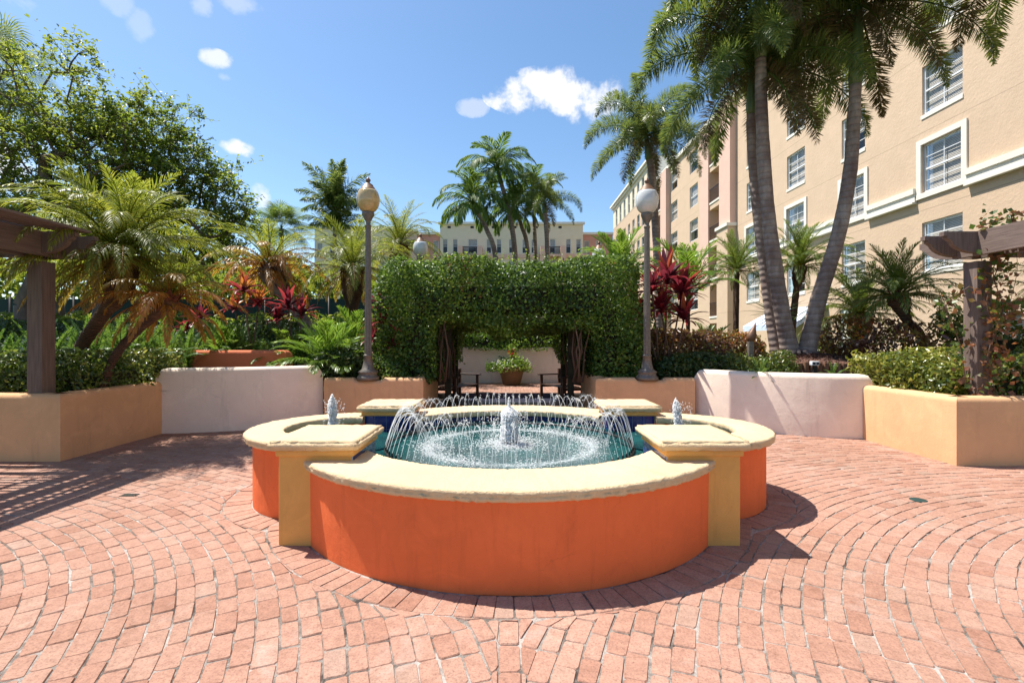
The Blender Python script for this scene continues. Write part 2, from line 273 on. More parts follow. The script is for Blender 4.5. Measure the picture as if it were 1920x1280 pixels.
M['petal_w'] = leafmat('petal_white', [(0, G(.6, .62, .5)), (1, G(.75, .75, .7))], .3); M['petal_r'] = leafmat('petal_red', [(0, G(.5, .02, .01)), (1, G(.6, .05, .02))], .3, tcol=(1, .5, .5))

# ------------------------------------------------------------ object helpers
def tag(o, label=None, cat=None, group=None, kind=None):
    if label: o['label'] = label
    if cat: o['category'] = cat
    if group: o['group'] = group
    if kind: o['kind'] = kind
    return o
def link(name, data, parent=None, loc=None, rot=None, sc=None):
    o = bpy.data.objects.new(name, data); COL.objects.link(o)
    if parent: o.parent = parent
    if loc is not None: o.location = loc
    if rot is not None: o.rotation_euler = rot
    if sc is not None: o.scale = (sc,) * 3 if isinstance(sc, (int, float)) else sc
    return o
def thing(name, label, cat, loc=(0, 0, 0), rotz=0, group=None):
    o = link(name, None, None, loc, (0, 0, rotz)); o.empty_display_size = .2
    return tag(o, label, cat, group)
class MB:
    def __init__(s): s.v = []; s.f = []; s.m = []; s.c = []; s.sm = []
    def add(s, vs, fs, mi=0, var=.5, smooth=False):
        b = len(s.v); s.v += [tuple(x) for x in vs]; s.c += [var] * len(vs)
        for f in fs: s.f.append([b + i for i in f]); s.m.append(mi); s.sm.append(smooth)
    def box(s, x0, x1, y0, y1, z0, z1, mi=0, var=.5, bev=0):
        if bev:
            t = bmesh.new(); bmesh.ops.create_cube(t, size=1)
            for v in t.verts: v.co = Vector(((x0+x1)/2 + v.co.x*(x1-x0), (y0+y1)/2 + v.co.y*(y1-y0), (z0+z1)/2 + v.co.z*(z1-z0)))
            bmesh.ops.bevel(t, geom=t.edges[:], offset=bev, segments=3, profile=.6, affect='EDGES'); t.verts.index_update()
            s.add([v.co for v in t.verts], [[v.index for v in f.verts] for f in t.faces], mi, var, True); t.free(); return
        vs = [(x0,y0,z0),(x1,y0,z0),(x1,y1,z0),(x0,y1,z0),(x0,y0,z1),(x1,y0,z1),(x1,y1,z1),(x0,y1,z1)]
        s.add(vs, [(3,2,1,0),(4,5,6,7),(0,1,5,4),(1,2,6,5),(2,3,7,6),(3,0,4,7)], mi, var)
    def tube(s, pts, rad, n=8, mi=0, var=.5, cap=True):
        pts = [Vector(p) for p in pts]; rad = rad if hasattr(rad, '__len__') else [rad] * len(pts)
        vs = []; fs = []; up = Vector((.3, .9, .1))
        for i, p in enumerate(pts):
            t = (pts[min(i+1, len(pts)-1)] - pts[max(i-1, 0)]).normalized()
            a = t.cross(up); a = a.normalized() if a.length > 1e-4 else Vector((1, 0, 0)); b = t.cross(a)
            for k in range(n):
                an = 2*math.pi*k/n; vs.append(p + (a*math.cos(an) + b*math.sin(an)) * rad[i])
            if i:
                for k in range(n): fs.append(((i-1)*n+k, (i-1)*n+(k+1) % n, i*n+(k+1) % n, i*n+k))
        if cap: fs.append(tuple(range(n))[::-1]); fs.append(tuple((len(pts)-1)*n+k for k in range(n)))
        s.add(vs, fs, mi, var, True)
    def lathe(s, prof, n=24, mi=0, c=(0, 0), flute=0, var=.5):
        vs = []; fs = []
        for i, (r, z) in enumerate(prof):
            for k in range(n):
                an = 2*math.pi*k/n; rr = r * (1 - (flute if k % 2 else 0)); vs.append((c[0]+rr*math.cos(an), c[1]+rr*math.sin(an), z))
            if i:
                for k in range(n): fs.append(((i-1)*n+k, (i-1)*n+(k+1) % n, i*n+(k+1) % n, i*n+k))
        fs.append(tuple(range(n))[::-1]); fs.append(tuple((len(prof)-1)*n+k for k in range(n)))
        s.add(vs, fs, mi, var, not flute)
    def mesh(s, name, mats):
        me = bpy.data.meshes.new(name); me.from_pydata(s.v, [], s.f)
        for m in (mats if isinstance(mats, list) else [mats]): me.materials.append(M[m])
        if s.m:
            me.polygons.foreach_set('material_index', s.m); me.polygons.foreach_set('use_smooth', s.sm)
        a = me.attributes.new('var', 'FLOAT', 'POINT'); a.data.foreach_set('value', np.array(s.c, dtype=np.float32))
        me.update(); return me
    def build(s, name, mats, parent=None, **k): return link(name, s.mesh(name, mats), parent, **k)
def quick(name, V, Fc, var, mats, mi=None):
    me = bpy.data.meshes.new(name); V = np.asarray(V, np.float32).reshape(-1, 3); Fc = np.asarray(Fc, np.int32); k = Fc.shape[1]
    me.vertices.add(len(V)); me.vertices.foreach_set('co', V.ravel()); me.loops.add(Fc.size); me.loops.foreach_set('vertex_index', Fc.ravel())
    me.polygons.add(len(Fc)); me.polygons.foreach_set('loop_start', np.arange(0, Fc.size, k, dtype=np.int32)); me.polygons.foreach_set('loop_total', np.full(len(Fc), k, np.int32))
    if mi is not None: me.polygons.foreach_set('material_index', np.asarray(mi, np.int32))
    for m in (mats if isinstance(mats, list) else [mats]): me.materials.append(M[m])
    me.update(calc_edges=True)
    a = me.attributes.new('var', 'FLOAT', 'POINT'); a.data.foreach_set('value', np.asarray(var, np.float32)); me.validate(); return me
def unit(a): return a / np.maximum(np.linalg.norm(a, axis=-1, keepdims=True), 1e-9)
def leaves(P, nrm, size, ratio=.5, jit=.9, down=0.0, var=None):
    """numpy leaf mesh arrays: every leaf a folded diamond of two triangles"""
    n = len(P); nr = unit(nrm + rng.normal(0, jit, (n, 3))); t = unit(np.cross(nr, rng.normal(0, 1, (n, 3)))); t[:, 2] -= down; t = unit(t)
    s = np.cross(nr, t); s = unit(s); L = size * rng.uniform(.65, 1.3, (n, 1)); W = L * ratio * .5
    b = P - t*L*.5; tip = P + t*L*.5 - nr*L*.08; l = P + s*W + nr*L*.08; r = P - s*W + nr*L*.08
    V = np.stack([b, l, tip, r], 1).reshape(-1, 3); i = np.arange(n)[:, None]*4
    Fc = np.concatenate([i + np.array([[0, 2, 1]]), i + np.array([[0, 3, 2]])]); 
    if var is None:      # tone drifts slowly over the plant as well as from leaf to leaf
        k = np.array([[2.1, .7, 1.3], [-1.1, 2.9, .8], [4.3, -2.2, 3.1]]); lo_ = np.sum([np.sin(P @ k[j] + j*2.1) for j in range(3)], 0)/3
        va = np.clip(rng.uniform(0, 1, n)*.72 + .14 + .24*lo_, 0, 1)
    else: va = var
    va = np.repeat(va, 4)
    return V, Fc, va
def sdf_points(sdf, lo, hi, n, depth=.25, rough=.12, nscale=1.6):
    """points in the outer layer of a solid with an uneven outline; returns points and outward normals"""
    ph = rng.uniform(0, 6, (6, 3)); fr = rng.normal(0, nscale*2, (6, 3))
    def f(P): return sdf(P) + rough * np.sum([np.sin(P @ fr[k] + ph[k, 0]) for k in range(6)], 0) / 2.4
    out = []; cnt = 0
    for _ in range(200):
        P = rng.uniform(lo, hi, (n*3, 3)); d = f(P); keep = (d < .03*rng.normal(1, 1, len(d))) & (d > -depth * rng.uniform(0, 1, len(d))**1.5)
        out.append(P[keep]); cnt += keep.sum()
        if cnt >= n: break
    P = np.concatenate(out)[:n]; e = .03
    nr = np.stack([f(P + np.eye(3)[k]*e) - f(P - np.eye(3)[k]*e) for k in range(3)], 1); return P, unit(nr)
def ell(c, r):
    c = np.array(c); r = np.array(r); return lambda P: (np.linalg.norm((P - c)/r, axis=1) - 1) * r.min()
def rbox(lo, hi, rad=.2):
    lo = np.array(lo); hi = np.array(hi); c = (lo+hi)/2; h = (hi-lo)/2 - rad
    def f(P):
        q = np.abs(P - c) - h; return np.linalg.norm(np.maximum(q, 0), axis=1) + np.minimum(q.max(1), 0) - rad
    return f
def union(*fs): return lambda P: np.min([f(P) for f in fs], 0)
def clump(name, label, cat, sdf, lo, hi, n, size, mat, ratio=.5, depth=.3, rough=.1, jit=.8, group=None, core=None, stems=None, kind=None, parent=None, down=0.0, nscale=1.6):
    P, nr = sdf_points(sdf, lo, hi, n, depth, rough, nscale); V, Fc, va = leaves(P, nr, size, ratio, jit, down)
    me = quick('foliage', V, Fc, va, mat)
    if kind:
        o = link(name, me); return tag(o, label, cat, group, kind)
    root = parent or thing(name, label, cat, ((lo[0]+hi[0])/2, (lo[1]+hi[1])/2, lo[2]), 0, group)
    o = link('foliage', me, root); o.matrix_parent_inverse = Matrix.Translation(root.location).inverted() if not parent else Matrix(); tag(o, kind='stuff')
    if parent: o.parent = parent
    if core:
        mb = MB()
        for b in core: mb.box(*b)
        c = mb.build('light_block_core', 'hedgecore', root); c.matrix_parent_inverse = o.matrix_parent_inverse.copy()  # dark boxes added inside the leaves to block light, like dense inner twigs
    if stems:
        mb = MB()
        for a, b, r in stems:
            a = Vector(a); b = Vector(b); m_ = (a+b)/2 + Vector((random.uniform(-.1, .1), random.uniform(-.1, .1), 0)); mb.tube([a, m_, b], [r, r*.8, r*.5], 6)
        c = mb.build('stems', 'twig', root); c.matrix_parent_inverse = o.matrix_parent_inverse.copy()
    return root

# ------------------------------------------------------------ ground and paving
CX, CY = 0.0, 4.75           # fountain centre
g = MB(); g.add([(-600, -200, -.25), (600, -200, -.25), (600, 1200, -.25), (-600, 1200, -.25)], [(0, 1, 2, 3)]); tag(g.build('ground', 'grass'), kind='structure')
pv = MB(); pv.box(-10.5, 10.5, -3, 12.6, -.2, -.0055); paving = tag(pv.build('paving', 'mortar'), kind='structure')
def zone_push(x, y, g=.006):
    """keep field bricks outside the border course round the fountain"""
    for cx, cy, r in ((0, 4.75, 2.13), (1.66, 4.85, 1.05), (-1.66, 4.85, 1.05)):
        d = math.hypot(x-cx, y-cy)
        if d < r + g: k = (r + g)/max(d, 1e-5); x, y = cx + (x-cx)*k, cy + (y-cy)*k
    return x, y
def inside(x, y, m=0):
    return any(math.hypot(x-cx, y-cy) < r + m for cx, cy, r in ((0, 4.75, 2.13), (1.66, 4.85, 1.05), (-1.66, 4.85, 1.05)))
def brick_geo(q, h=.0):
    """a paver from four ground corners: worn rounded corners, chamfered top, slightly out of level"""
    c = np.mean(q, 0); z = max(-.0022, min(.004, random.gauss(0, .0016))); tx, ty = random.gauss(0, .008), random.gauss(0, .008); vs = []
    jq = [(x + random.gauss(0, .0034), y + random.gauss(0, .0034)) for x, y in q]; o = []
    for i in range(4):
        p, a_, b_ = jq[i], jq[i-1], jq[(i+1) % 4]
        for e in (a_, b_):
            d = math.hypot(e[0]-p[0], e[1]-p[1]); k = min(.3, random.uniform(.007, .014)/max(d, .01)); o.append((p[0] + (e[0]-p[0])*k + random.gauss(0, .0008), p[1] + (e[1]-p[1])*k + random.gauss(0, .0008)))
    for x, y in o: vs.append((x, y, -.03))
    for x, y in o: vs.append((x, y, z - .006 + (x-c[0])*tx + (y-c[1])*ty))
    for x, y in o:
        d = math.hypot(x-c[0], y-c[1]); k = 1 - .0055/max(d, .02); X, Y = c[0] + (x-c[0])*k, c[1] + (y-c[1])*k; vs.append((X, Y, z + (X-c[0])*tx + (Y-c[1])*ty))
    fs = [tuple(range(16, 24))] + [(a, (a+1) % 8, 8+(a+1) % 8, 8+a) for a in range(8)] + [(8+a, 8+(a+1) % 8, 16+(a+1) % 8, 16+a) for a in range(8)]
    return vs, fs
bricks = []
gap = .0028
for side in (-1, 1):
    fx, fy = side*5.6, .5; pitch = .103
    for i in range(3, 125):
        r0, r1 = i*pitch + gap + .006*math.sin(i*2.3), (i+1)*pitch - gap + .006*math.sin((i+1)*2.3); rm = (r0+r1)/2; n = max(6, round(2*math.pi*rm/.205)); off = random.random()
        cuts = [2*math.pi*(k + off + random.uniform(-.1, .1))/n for k in range(n)] ; cuts.append(cuts[0] + 2*math.pi)
        for k in range(n):
            a0, a1 = cuts[k] + gap/rm, cuts[k+1] - gap/rm; am = (a0+a1)/2; x, y = fx + rm*math.cos(am), fy + rm*math.sin(am)
            if side*x < -.08 or y < 1.0 or y > 8.9 or abs(x) > 10 or abs(x) > 1.5 + y*1.25: continue
            if y > 6.3 and abs(x) > 5.75: continue
            if y > 8.6 and abs(x) > 1.9: continue
            q = [(fx + r*math.cos(a), fy + r*math.sin(a)) for r, a in ((r0, a0), (r1, a0), (r1, a1), (r0, a1))]
            if all(inside(*c) for c in q) or all(side*c[0] < .066 for c in q): continue
            q2 = []
            for X, Y in q:
                if side*X < .055: X = side*.055
                q2.append(zone_push(X, Y))
            area = sum(q2[j][0]*q2[(j+1) % 4][1] - q2[(j+1) % 4][0]*q2[j][1] for j in range(4))/2
            if abs(area) < .0008: continue
            if area < 0: q2.reverse()
            bricks.append(q2)
yy_ = 1.0
while yy_ < 2.60:
    l_ = min(random.uniform(.17, .22), 2.612-yy_); bricks.append([(-.050, yy_), (.050, yy_), (.050, yy_+l_-.006), (-.050, yy_+l_-.006)]); yy_ += l_
def ring_border(cx, cy, r0, r1, a0, a1, w=.108):
    n = max(3, round((a1-a0)*((r0+r1)/2)/w))
    for k in range(n):
        b0, b1 = a0 + (a1-a0)*k/n + gap/r1, a0 + (a1-a0)*(k+1)/n - gap/r1; dr = random.gauss(0, .004)
        q = [(cx + r*math.cos(b), cy + r*math.sin(b)) for r, b in ((r0, b0), (r1-.002+dr*.5, b0), (r1-.002+dr*.5, b1), (r0, b1))]
        m = np.mean(q, 0)
        oth = [z for z in ((0, 4.75, 1.90, 2.13), (1.66, 4.85, .82, 1.05), (-1.66, 4.85, .82, 1.05)) if (z[0], z[1]) != (cx, cy)]
        if any(math.hypot(m[0]-z[0], m[1]-z[1]) < (z[3] if cx else z[2]) for z in oth): continue
        bricks.append(q)
ring_border(0, 4.75, 1.90, 2.13, 0, 2*math.pi); ring_border(1.66, 4.85, .82, 1.05, -math.pi*.62, math.pi*.62); ring_border(-1.66, 4.85, .82, 1.05, math.pi*.38, math.pi*1.62)
def rank(q):
    x, y = np.mean(q, 0); return y if (y > 2.2 and abs(x) < 1.04*y) else 99 + y
bricks.sort(key=rank)
for q in bricks[:300]:
    vs, fs = brick_geo(q); mb = MB(); mb.add(vs, fs, 0, random.betavariate(2, 2)); mb.build('brick', 'brick', paving)
mb = MB()
for q in bricks[300:]:
    vs, fs = brick_geo(q); mb.add(vs, fs, 0, random.betavariate(2, 2))
tag(mb.build('brick', 'brick', paving), kind='stuff')
# raised sunlit terrace behind the arch with its dark tiled step
tr = MB(); tr.box(-4, 4, 12.7, 17.0, -.2, .135); terrace = tag(tr.build('terrace', 'mortar'), kind='structure')
mb = MB(); random.seed(3)
for j in range(34):
    for i in range(40):
        x0 = -4 + i*.205 + (j % 2)*.1; y0 = 12.74 + j*.11
        vs, fs = brick_geo([(x0+gap, y0+gap), (x0+.205-gap, y0+gap), (x0+.205-gap, y0+.11-gap), (x0+gap, y0+.11-gap)]); mb.add([(a, b, c+.15) for a, b, c in vs], fs, 0, random.random())
tag(mb.build('brick', 'brick', terrace), kind='stuff')
for i in range(17):
    mb = MB(); x0 = -1.7 + i*.2; mb.box(x0+.003, x0+.197, 12.68, 12.698, .004, .149); mb.build('riser_tile', 'navy', terrace)
fl = MB(); fl.box(-1.72, 1.72, 8.9, 12.66, -.05, .004); shade_floor = tag(fl.build('floor', 'navy'), kind='structure')
for j in range(9):
    for i in range(8):
        if (i+j*3) % 1 == 0:
            mb = MB(); x0 = -1.7 + i*.425; y0 = 8.92 + j*.415; mb.box(x0+.004, x0+.421, y0+.004, y0+.411, .004, .012 + random.uniform(0, .002)); mb.build('floor_tile', 'navy', shade_floor)
# drains
dr = thing('drain_grate', 'small rectangular metal drain grate set in the pavers on the left', 'drain', at(243, 928, 4.72))
dr.location.z = .0
for k in range(9):
    mb = MB(); mb.box(-.07 + k*.0155, -.062 + k*.0155, -.035, .035, .003, .007); mb.build('bar', 'drain', dr)
mb = MB(); mb.box(-.078, .07, -.04, .04, -.01, .003); mb.build('frame', 'nozzle', dr)
d2 = thing('drain_cover', 'small green round drain cover in the pavers on the right', 'drain', (F(1722, 4.58), 4.58, 0))
mb = MB(); mb.lathe([(.07, -.01), (.07, .003), (.062, .006), (.02, .007)], 20); mb.build('lid', 'fence', d2)

# ------------------------------------------------------------ fountain
ft = thing('fountain', 'round orange fountain with cream capstones and arching water jets in a teal pool', 'fountain', (CX, CY, 0))
def arc_sweep(prof, cx, cy, a0, a1, n, mi=0, cap=True):
    vs = []; fs = []; k = len(prof)
    for i in range(n+1):
        a = a0 + (a1-a0)*i/n
        for r, z in prof: vs.append((cx + r*math.cos(a), cy + r*math.sin(a), z))
        if i:
            for j in range(k): fs.append(((i-1)*k+j, (i-1)*k+(j+1) % k, i*k+(j+1) % k, i*k+j))
    if cap: fs.append(tuple(range(k))); fs.append(tuple(n*k+j for j in range(k))[::-1])
    return vs, fs
def capprof(r0, r1, z0, z1, b=.022):
    p = [(r0, z0), (r0, z1-b)]
    for t in range(1, 4): p.append((r0 + b*(1-math.cos(t*math.pi/6)), z1 - b + b*math.sin(t*math.pi/6)))
    for t in range(0, 5): p.append((r1 - b + b*math.sin(t*math.pi/5), z1 - b + b*math.cos(t*math.pi/5)))
    p += [(r1 - .004, z0 + .022), (r1 - .016, z0)]
    return p
def jitter_edges(vs, amt=.0032): return [(x + random.gauss(0, amt), y + random.gauss(0, amt), z + random.gauss(0, amt*.6)) for x, y, z in vs]
A0, A1 = R(-148), R(-32)
mb = MB(); v, f = arc_sweep([(1.47, -.05), (1.47, .555), (1.89, .555), (1.885, -.05)], 0, 0, A0, A1, 72); mb.add(v, f, 0, .5, False); w = mb.build('front_wall', 'orange', ft)
for sgn, nm in ((1, 'r'), (-1, 'l')):
    a0, a1 = (R(-104), R(92)) if sgn > 0 else (R(88), R(284))
    mb = MB(); v, f = arc_sweep([(.56, -.05), (.56, .585), (.81, .585), (.81, -.05)], sgn*1.66, .10, a0, a1, 48); mb.add(v, f); mb.build('side_basin_wall', 'orange', ft)
    mb = MB(); v, f = arc_sweep(capprof(.545, .885, .585, .66), sgn*1.66, .10, a0, a1, 90); mb.add(jitter_edges(v), f, 0, .5, True); mb.build('side_basin_cap', 'cap', ft)
mb = MB(); v, f = arc_sweep([(1.46, -.05), (1.46, .555), (1.89, .555), (1.89, -.05)], 0, 0, R(42), R(138), 72); mb.add(v, f); mb.build('back_wall', 'orange', ft)
for a0, a1, nm in ((A0, A1, 'front_cap'), (R(42), R(138), 'back_cap')):
    mb = MB(); v, f = arc_sweep(capprof(1.41, 1.928, .555, .625), 0, 0, a0, a1, 160); mb.add(jitter_edges(v), f, 0, .5, True); mb.build(nm, 'cap', ft)
for sx in (-1, 1):
    for (xa, xb, ya, yb) in ((1.16, 1.70, 3.56, 4.17), (1.13, 1.66, 5.49, 6.05)):
        x0, x1 = sorted((sx*xa, sx*xb)); y0, y1 = ya-CY, yb-CY
        mb = MB(); mb.box(x0, x1, y0, y1, -.05, .66, bev=.008); pl = mb.build('pillar', 'yellow', ft)
        mb = MB(); mb.box(x0-.02, x1+.02, y0-.02, y1+.02, .655, .705, bev=.018); mb.build('moulding', 'yellow', pl)
        t = bmesh.new(); bmesh.ops.create_cube(t, size=1)
        for vv in t.verts: vv.co = Vector(((x0+x1)/2 + vv.co.x*(x1-x0+.13), (y0+y1)/2 + vv.co.y*(y1-y0+.12), .74 + vv.co.z*.07))
        bmesh.ops.bevel(t, geom=t.edges[:], offset=.018, segments=3, affect='EDGES'); bmesh.ops.subdivide_edges(t, edges=[e for e in t.edges if e.calc_length() > .3], cuts=14, use_grid_fill=True)
        for vv in t.verts: vv.co += Vector([random.gauss(0, .0018) for _ in range(3)])
        me = bpy.data.meshes.new('slab'); t.to_mesh(me); t.free(); me.materials.append(M['cap']); me.polygons.foreach_set('use_smooth', [True]*len(me.polygons)); link('slab', me, pl)
        # glazed tiles on the faces towards the pool
        xi = sx*(xa - .009); n = int((yb-ya)/.152)
        for i in range(n):
            for j in range(2):
                z1 = .655 - j*.152; yy = y0 + .005 + i*(y1-y0-.01)/n; mb = MB(); a, b = sorted((xi, xi + sx*.012)); mb.box(a, b, yy+.002, yy + (y1-y0-.01)/n - .002, z1-.148, z1); mb.build('tile', 'tile', pl)
        if ya > 5:
            n = 4
            for i in range(n):
                for j in range(2):
                    z1 = .655 - j*.152; xx = x0 + .004 + i*(x1-x0-.008)/n; mb = MB(); mb.box(xx+.002, xx + (x1-x0-.008)/n - .002, y0-.011, y0-.001, z1-.148, z1); mb.build('tile', 'tile', pl)
        mb = MB(); a, b = sorted((xi + sx*.003, xi + sx*.010)); mb.box(a, b, y0+.004, y1-.004, .30, .656); 
        if ya > 5: mb.box(x0+.004, x1-.004, y0-.007, y0+.002, .30, .656)
        mb.build('grout', 'grout', pl)
for a0, a1 in ((A0, A1), (R(42), R(138))):
    n = 18
    for i in range(n):
        b0, b1 = a0 + (a1-a0)*i/n + .0015, a0 + (a1-a0)*(i+1)/n - .0015; mb = MB(); v, f = arc_sweep([(1.452, .40), (1.452, .552), (1.462, .552), (1.462, .40)], 0, 0, b0, b1, 3); mb.add(v, f); mb.build('tile', 'tile', ft)
# water surface
n = 96; mb = MB(); vs = [(0, 0, 0)]; 
for k in range(n):
    a = 2*math.pi*k/n; vs.append((1.475*math.cos(a), 1.475*math.sin(a), 0))
mb.add(vs, [(0, k+1, (k+1) % n + 1) for k in range(n)], 0, .5, True); mb.build('water', 'water', ft, loc=(0, 0, .488))
for sx in (-1, 1):
    mb = MB(); vs = [(0, 0, 0)]; n = 48
    for k in range(n):
        a = 2*math.pi*k/n; vs.append((.57*math.cos(a), .57*math.sin(a), 0))
    mb.add(vs, [(0, k+1, (k+1) % n + 1) for k in range(n)], 0, .5, True); mb.build('water', 'water', ft, loc=(sx*1.66, .10, .50))
# nozzle ring and its jets
rg = MB(); N_ = 84; RR = 1.18
v, f = arc_sweep([(RR + .013*math.cos(k*math.pi/4), .503 + .013*math.sin(k*math.pi/4)) for k in range(8)], 0, 0, 0, 2*math.pi, 120, cap=False); rg.add(v, f, 0, .5, True); ring = rg.build('nozzle_ring', 'nozzle', ft)
nm_ = MB(); nm_.lathe([(.008, .51), (.008, .545), (.005, .55)], 8); nme = nm_.mesh('nozzle', 'nozzle')
random.seed(21)
sphere = [(1,0,0),(-1,0,0),(0,1,0),(0,-1,0),(0,0,1),(0,0,-1)]; sphf = [(0,2,4),(2,1,4),(1,3,4),(3,0,4),(2,0,5),(1,2,5),(3,1,5),(0,3,5)]
def blob(mb, p, r, squash=1):
    mb.add([(p[0]+x*r, p[1]+y*r, p[2]+z*r*squash) for x, y, z in sphere], sphf, 0, .5, True)
for k in range(N_):
    a = 2*math.pi*(k + .5)/N_; c, s = math.cos(a), math.sin(a)
    link('nozzle', nme, ring, (RR*c, RR*s, 0))
    mb = MB(); apex = .865 + random.gauss(0, .022); land = .82 + random.gauss(0, .06); sw = random.gauss(0, .03); pts = []; rad = []
    z0 = .55; g_ = 1.0; h = apex - z0; zl = .49; tt = math.sqrt(h) + math.sqrt(apex - zl)
    n = 22
    for i in range(n+1):
        t = tt*i/n; z = z0 + 2*math.sqrt(h)*t - t*t; r = RR + (land-RR)*t/tt; q = sw*(t/tt)**2
        wob = (random.gauss(0, .0035) if i > n*.5 else 0)
        pts.append((r*c - s*q + wob, r*s + c*q + wob, z)); rad.append(.0023*(1 - .2*i/n) * (1 if i < n*.55 else random.uniform(.3, 1.1)))
    cut = n; mb.tube(pts[:cut+1], rad[:cut+1], 5)
    for i in range(int(n*.42), n+1):      # the falling half breaks into drops
        for _ in range(random.choice([0, 1, 3, 5]) if i < n*.72 else random.choice([0, 0, 0, 1])):
            p = pts[i]; sp = .003 + .022*(i/n)**2; blob(mb, (p[0]+random.gauss(0, sp), p[1]+random.gauss(0, sp), p[2]+random.gauss(0, .014)), random.uniform(.0012, .0042), random.uniform(.8, 2.2))
    mb.build('water_jet', 'jet', ft)
# foam on the surface where the jets land, droplets thrown up
mb = MB()
for _ in range(5600):
    r = .80 + random.gauss(0, .10); a = random.uniform(0, 2*math.pi); r += .03*math.sin(a*7)
    if random.random() > .45 + .55*math.sin(a*3 + 1.1)*math.sin(a*5 + .4): continue
    h = abs(random.gauss(0, .012)); blob(mb, (r*math.cos(a), r*math.sin(a), .489 + h), random.uniform(.0025, .009), .5)
for _ in range(2200):
    r = abs(random.gauss(0, .17)) + .04; a = random.uniform(0, 2*math.pi); blob(mb, (r*math.cos(a), r*math.sin(a), .489 + abs(random.gauss(0, .012))), random.uniform(.003, .010), .5)
for _ in range(900):
    r = random.uniform(.3, 1.05); a = random.uniform(0, 2*math.pi); blob(mb, (r*math.cos(a), r*math.sin(a), .49 + abs(random.gauss(0, .05))), random.uniform(.0015, .004))
tag(mb.build('foam', 'foam', ft), kind='stuff')
def plume(x, y, z0, h, w, n, parent, tilt=0):
    mb = MB()
    for _ in range(n):
        t = random.random()**.85; rr = w*(1.0 + .07*math.sin(t*9 + x*7) + .05*math.sin(t*23)) * (1 if t < .8 else max(.15, ((1-t)/.2)**.5))
        a = random.uniform(0, 2*math.pi); q = rr*math.sqrt(random.random())*.62; blob(mb, (x + q*math.cos(a) + tilt*t, y + q*math.sin(a), z0 + t*h + random.gauss(0, .008)), random.uniform(.004, .013)*(1.15-.6*t), random.uniform(.8, 1.8))
    for _ in range(n//6):
        a = random.uniform(0, 2*math.pi); q = w*random.uniform(.6, 1.7); blob(mb, (x + q*math.cos(a), y + q*math.sin(a), z0 + random.random()**1.4*h*.95), random.uniform(.002, .005), 1.3)
    return tag(mb.build('bubbling_jet', 'foam', parent), kind='stuff')
mb = MB(); mb.lathe([(.045, .40), (.045, .50), (.03, .55), (.022, .57)], 14); mb.build('centre_nozzle', 'nozzle', ft)
plume(0, 0, .53, .32, .135, 4400, ft); plume(-.005, 0, .80, .14, .016, 120, ft)
plume(-1.74, .02, .50, .46, .066, 2200, ft, -.01); plume(1.69, .02, .50, .42, .066, 2200, ft, -.05)

# ------------------------------------------------------------ planter walls
def wall_sweep(path, z1, th, side, endround=(0, 0), n=None, z0=-.08, rnd=.06):
    """rounded-top wall along a path; side = +1/-1 is the side the thickness grows to"""
    P = [Vector((x, y)) for x, y in path]; prof_n = 7; vs = []; fs = []; L = [0]
    for i in range(1, len(P)): L.append(L[-1] + (P[i]-P[i-1]).length)
    for i, p in enumerate(P):
        d1 = (P[i]-P[i-1]).normalized() if i else (P[1]-P[0]).normalized(); d2 = (P[i+1]-P[i]).normalized() if i < len(P)-1 else d1
        n1 = Vector((-d1.y, d1.x))*side; n2 = Vector((-d2.y, d2.x))*side; nn = (n1+n2); nn = nn/max(nn.dot(n1), .3)
        zt = z1(L[i]) if callable(z1) else z1
        for (rr, e) in ((endround[0], L[i]), (endround[1], L[-1]-L[i])):
            if rr and e < rr: zt -= rr*(1 - math.sqrt(max(0, 1 - ((rr-e)/rr)**2)))*.75
        pr = [(0, z0), (0, zt-rnd)] + [(rnd - rnd*math.cos(k*math.pi/8), zt - rnd + rnd*math.sin(k*math.pi/8)) for k in range(1, 5)]
        pr += [(th - rnd + rnd*math.sin(k*math.pi/8), zt - rnd + rnd*math.cos(k*math.pi/8)) for k in range(0, 4)] + [(th, zt-rnd), (th, z0)]
        for o, z in pr: vs.append((p.x + nn.x*o, p.y + nn.y*o, z))
        K = len(pr)
        if i:
            for j in range(K): fs.append(((i-1)*K+j, (i-1)*K+(j+1) % K, i*K+(j+1) % K, i*K+j))
    fs.append(tuple(range(K))[::-1]); fs.append(tuple((len(P)-1)*K+j for j in range(K))); 
    if side < 0: fs = [tuple(reversed(f)) for f in fs]
    return vs, fs
def dens(path, step=.05):
    out = []
    for (a, b), (c, d) in zip(path[:-1], path[1:]):
        n = max(1, int(math.hypot(c-a, d-b)/step)); out += [(a + (c-a)*i/n, b + (d-b)*i/n) for i in range(n)]
    return out + [path[-1]]
def pwall(name, label, path, z1, th, side, mat, er=(0, 0), fine=True, rnd=.075, cat='planter wall', sharp=False):
    pts = dens(path, .05) if fine else path; vs, fs = wall_sweep(pts, z1, th, side, er, rnd=rnd); mb = MB(); mb.add(vs, fs, 0, .5, True)
    o = mb.build(name, mat); me = o.data
    try: me.set_sharp_from_angle(angle=R(38))
    except Exception: pass
    return tag(o, label, cat)
def arcpath(p, q, sag, n=40):
    p = Vector(p); q = Vector(q); d = (q-p); nn = Vector((-d.y, d.x)).normalized(); return [tuple(p + d*i/n + nn*sag*4*(i/n)*(1-i/n)) for i in range(n+1)]
def notch(L0, w=.30, dep=.09):  # dip in the wall top where a lamp or post stands
    return lambda L, z: z - (dep if abs(L-L0) < w/2 else 0)
pwall('planter_wall', 'tan stucco planter wall at far left with a timber post standing on it', [(-11, 6.05), (-5.62, 6.05), (-5.66, 7.95)], .845, .24, 1, 'tan', fine=True)
pwall('planter_wall', 'tan stucco planter wall at far right below the vine covered post', [(11, 5.84), (5.40, 5.84), (5.43, 7.62)], .83, .24, -1, 'tan', fine=True)
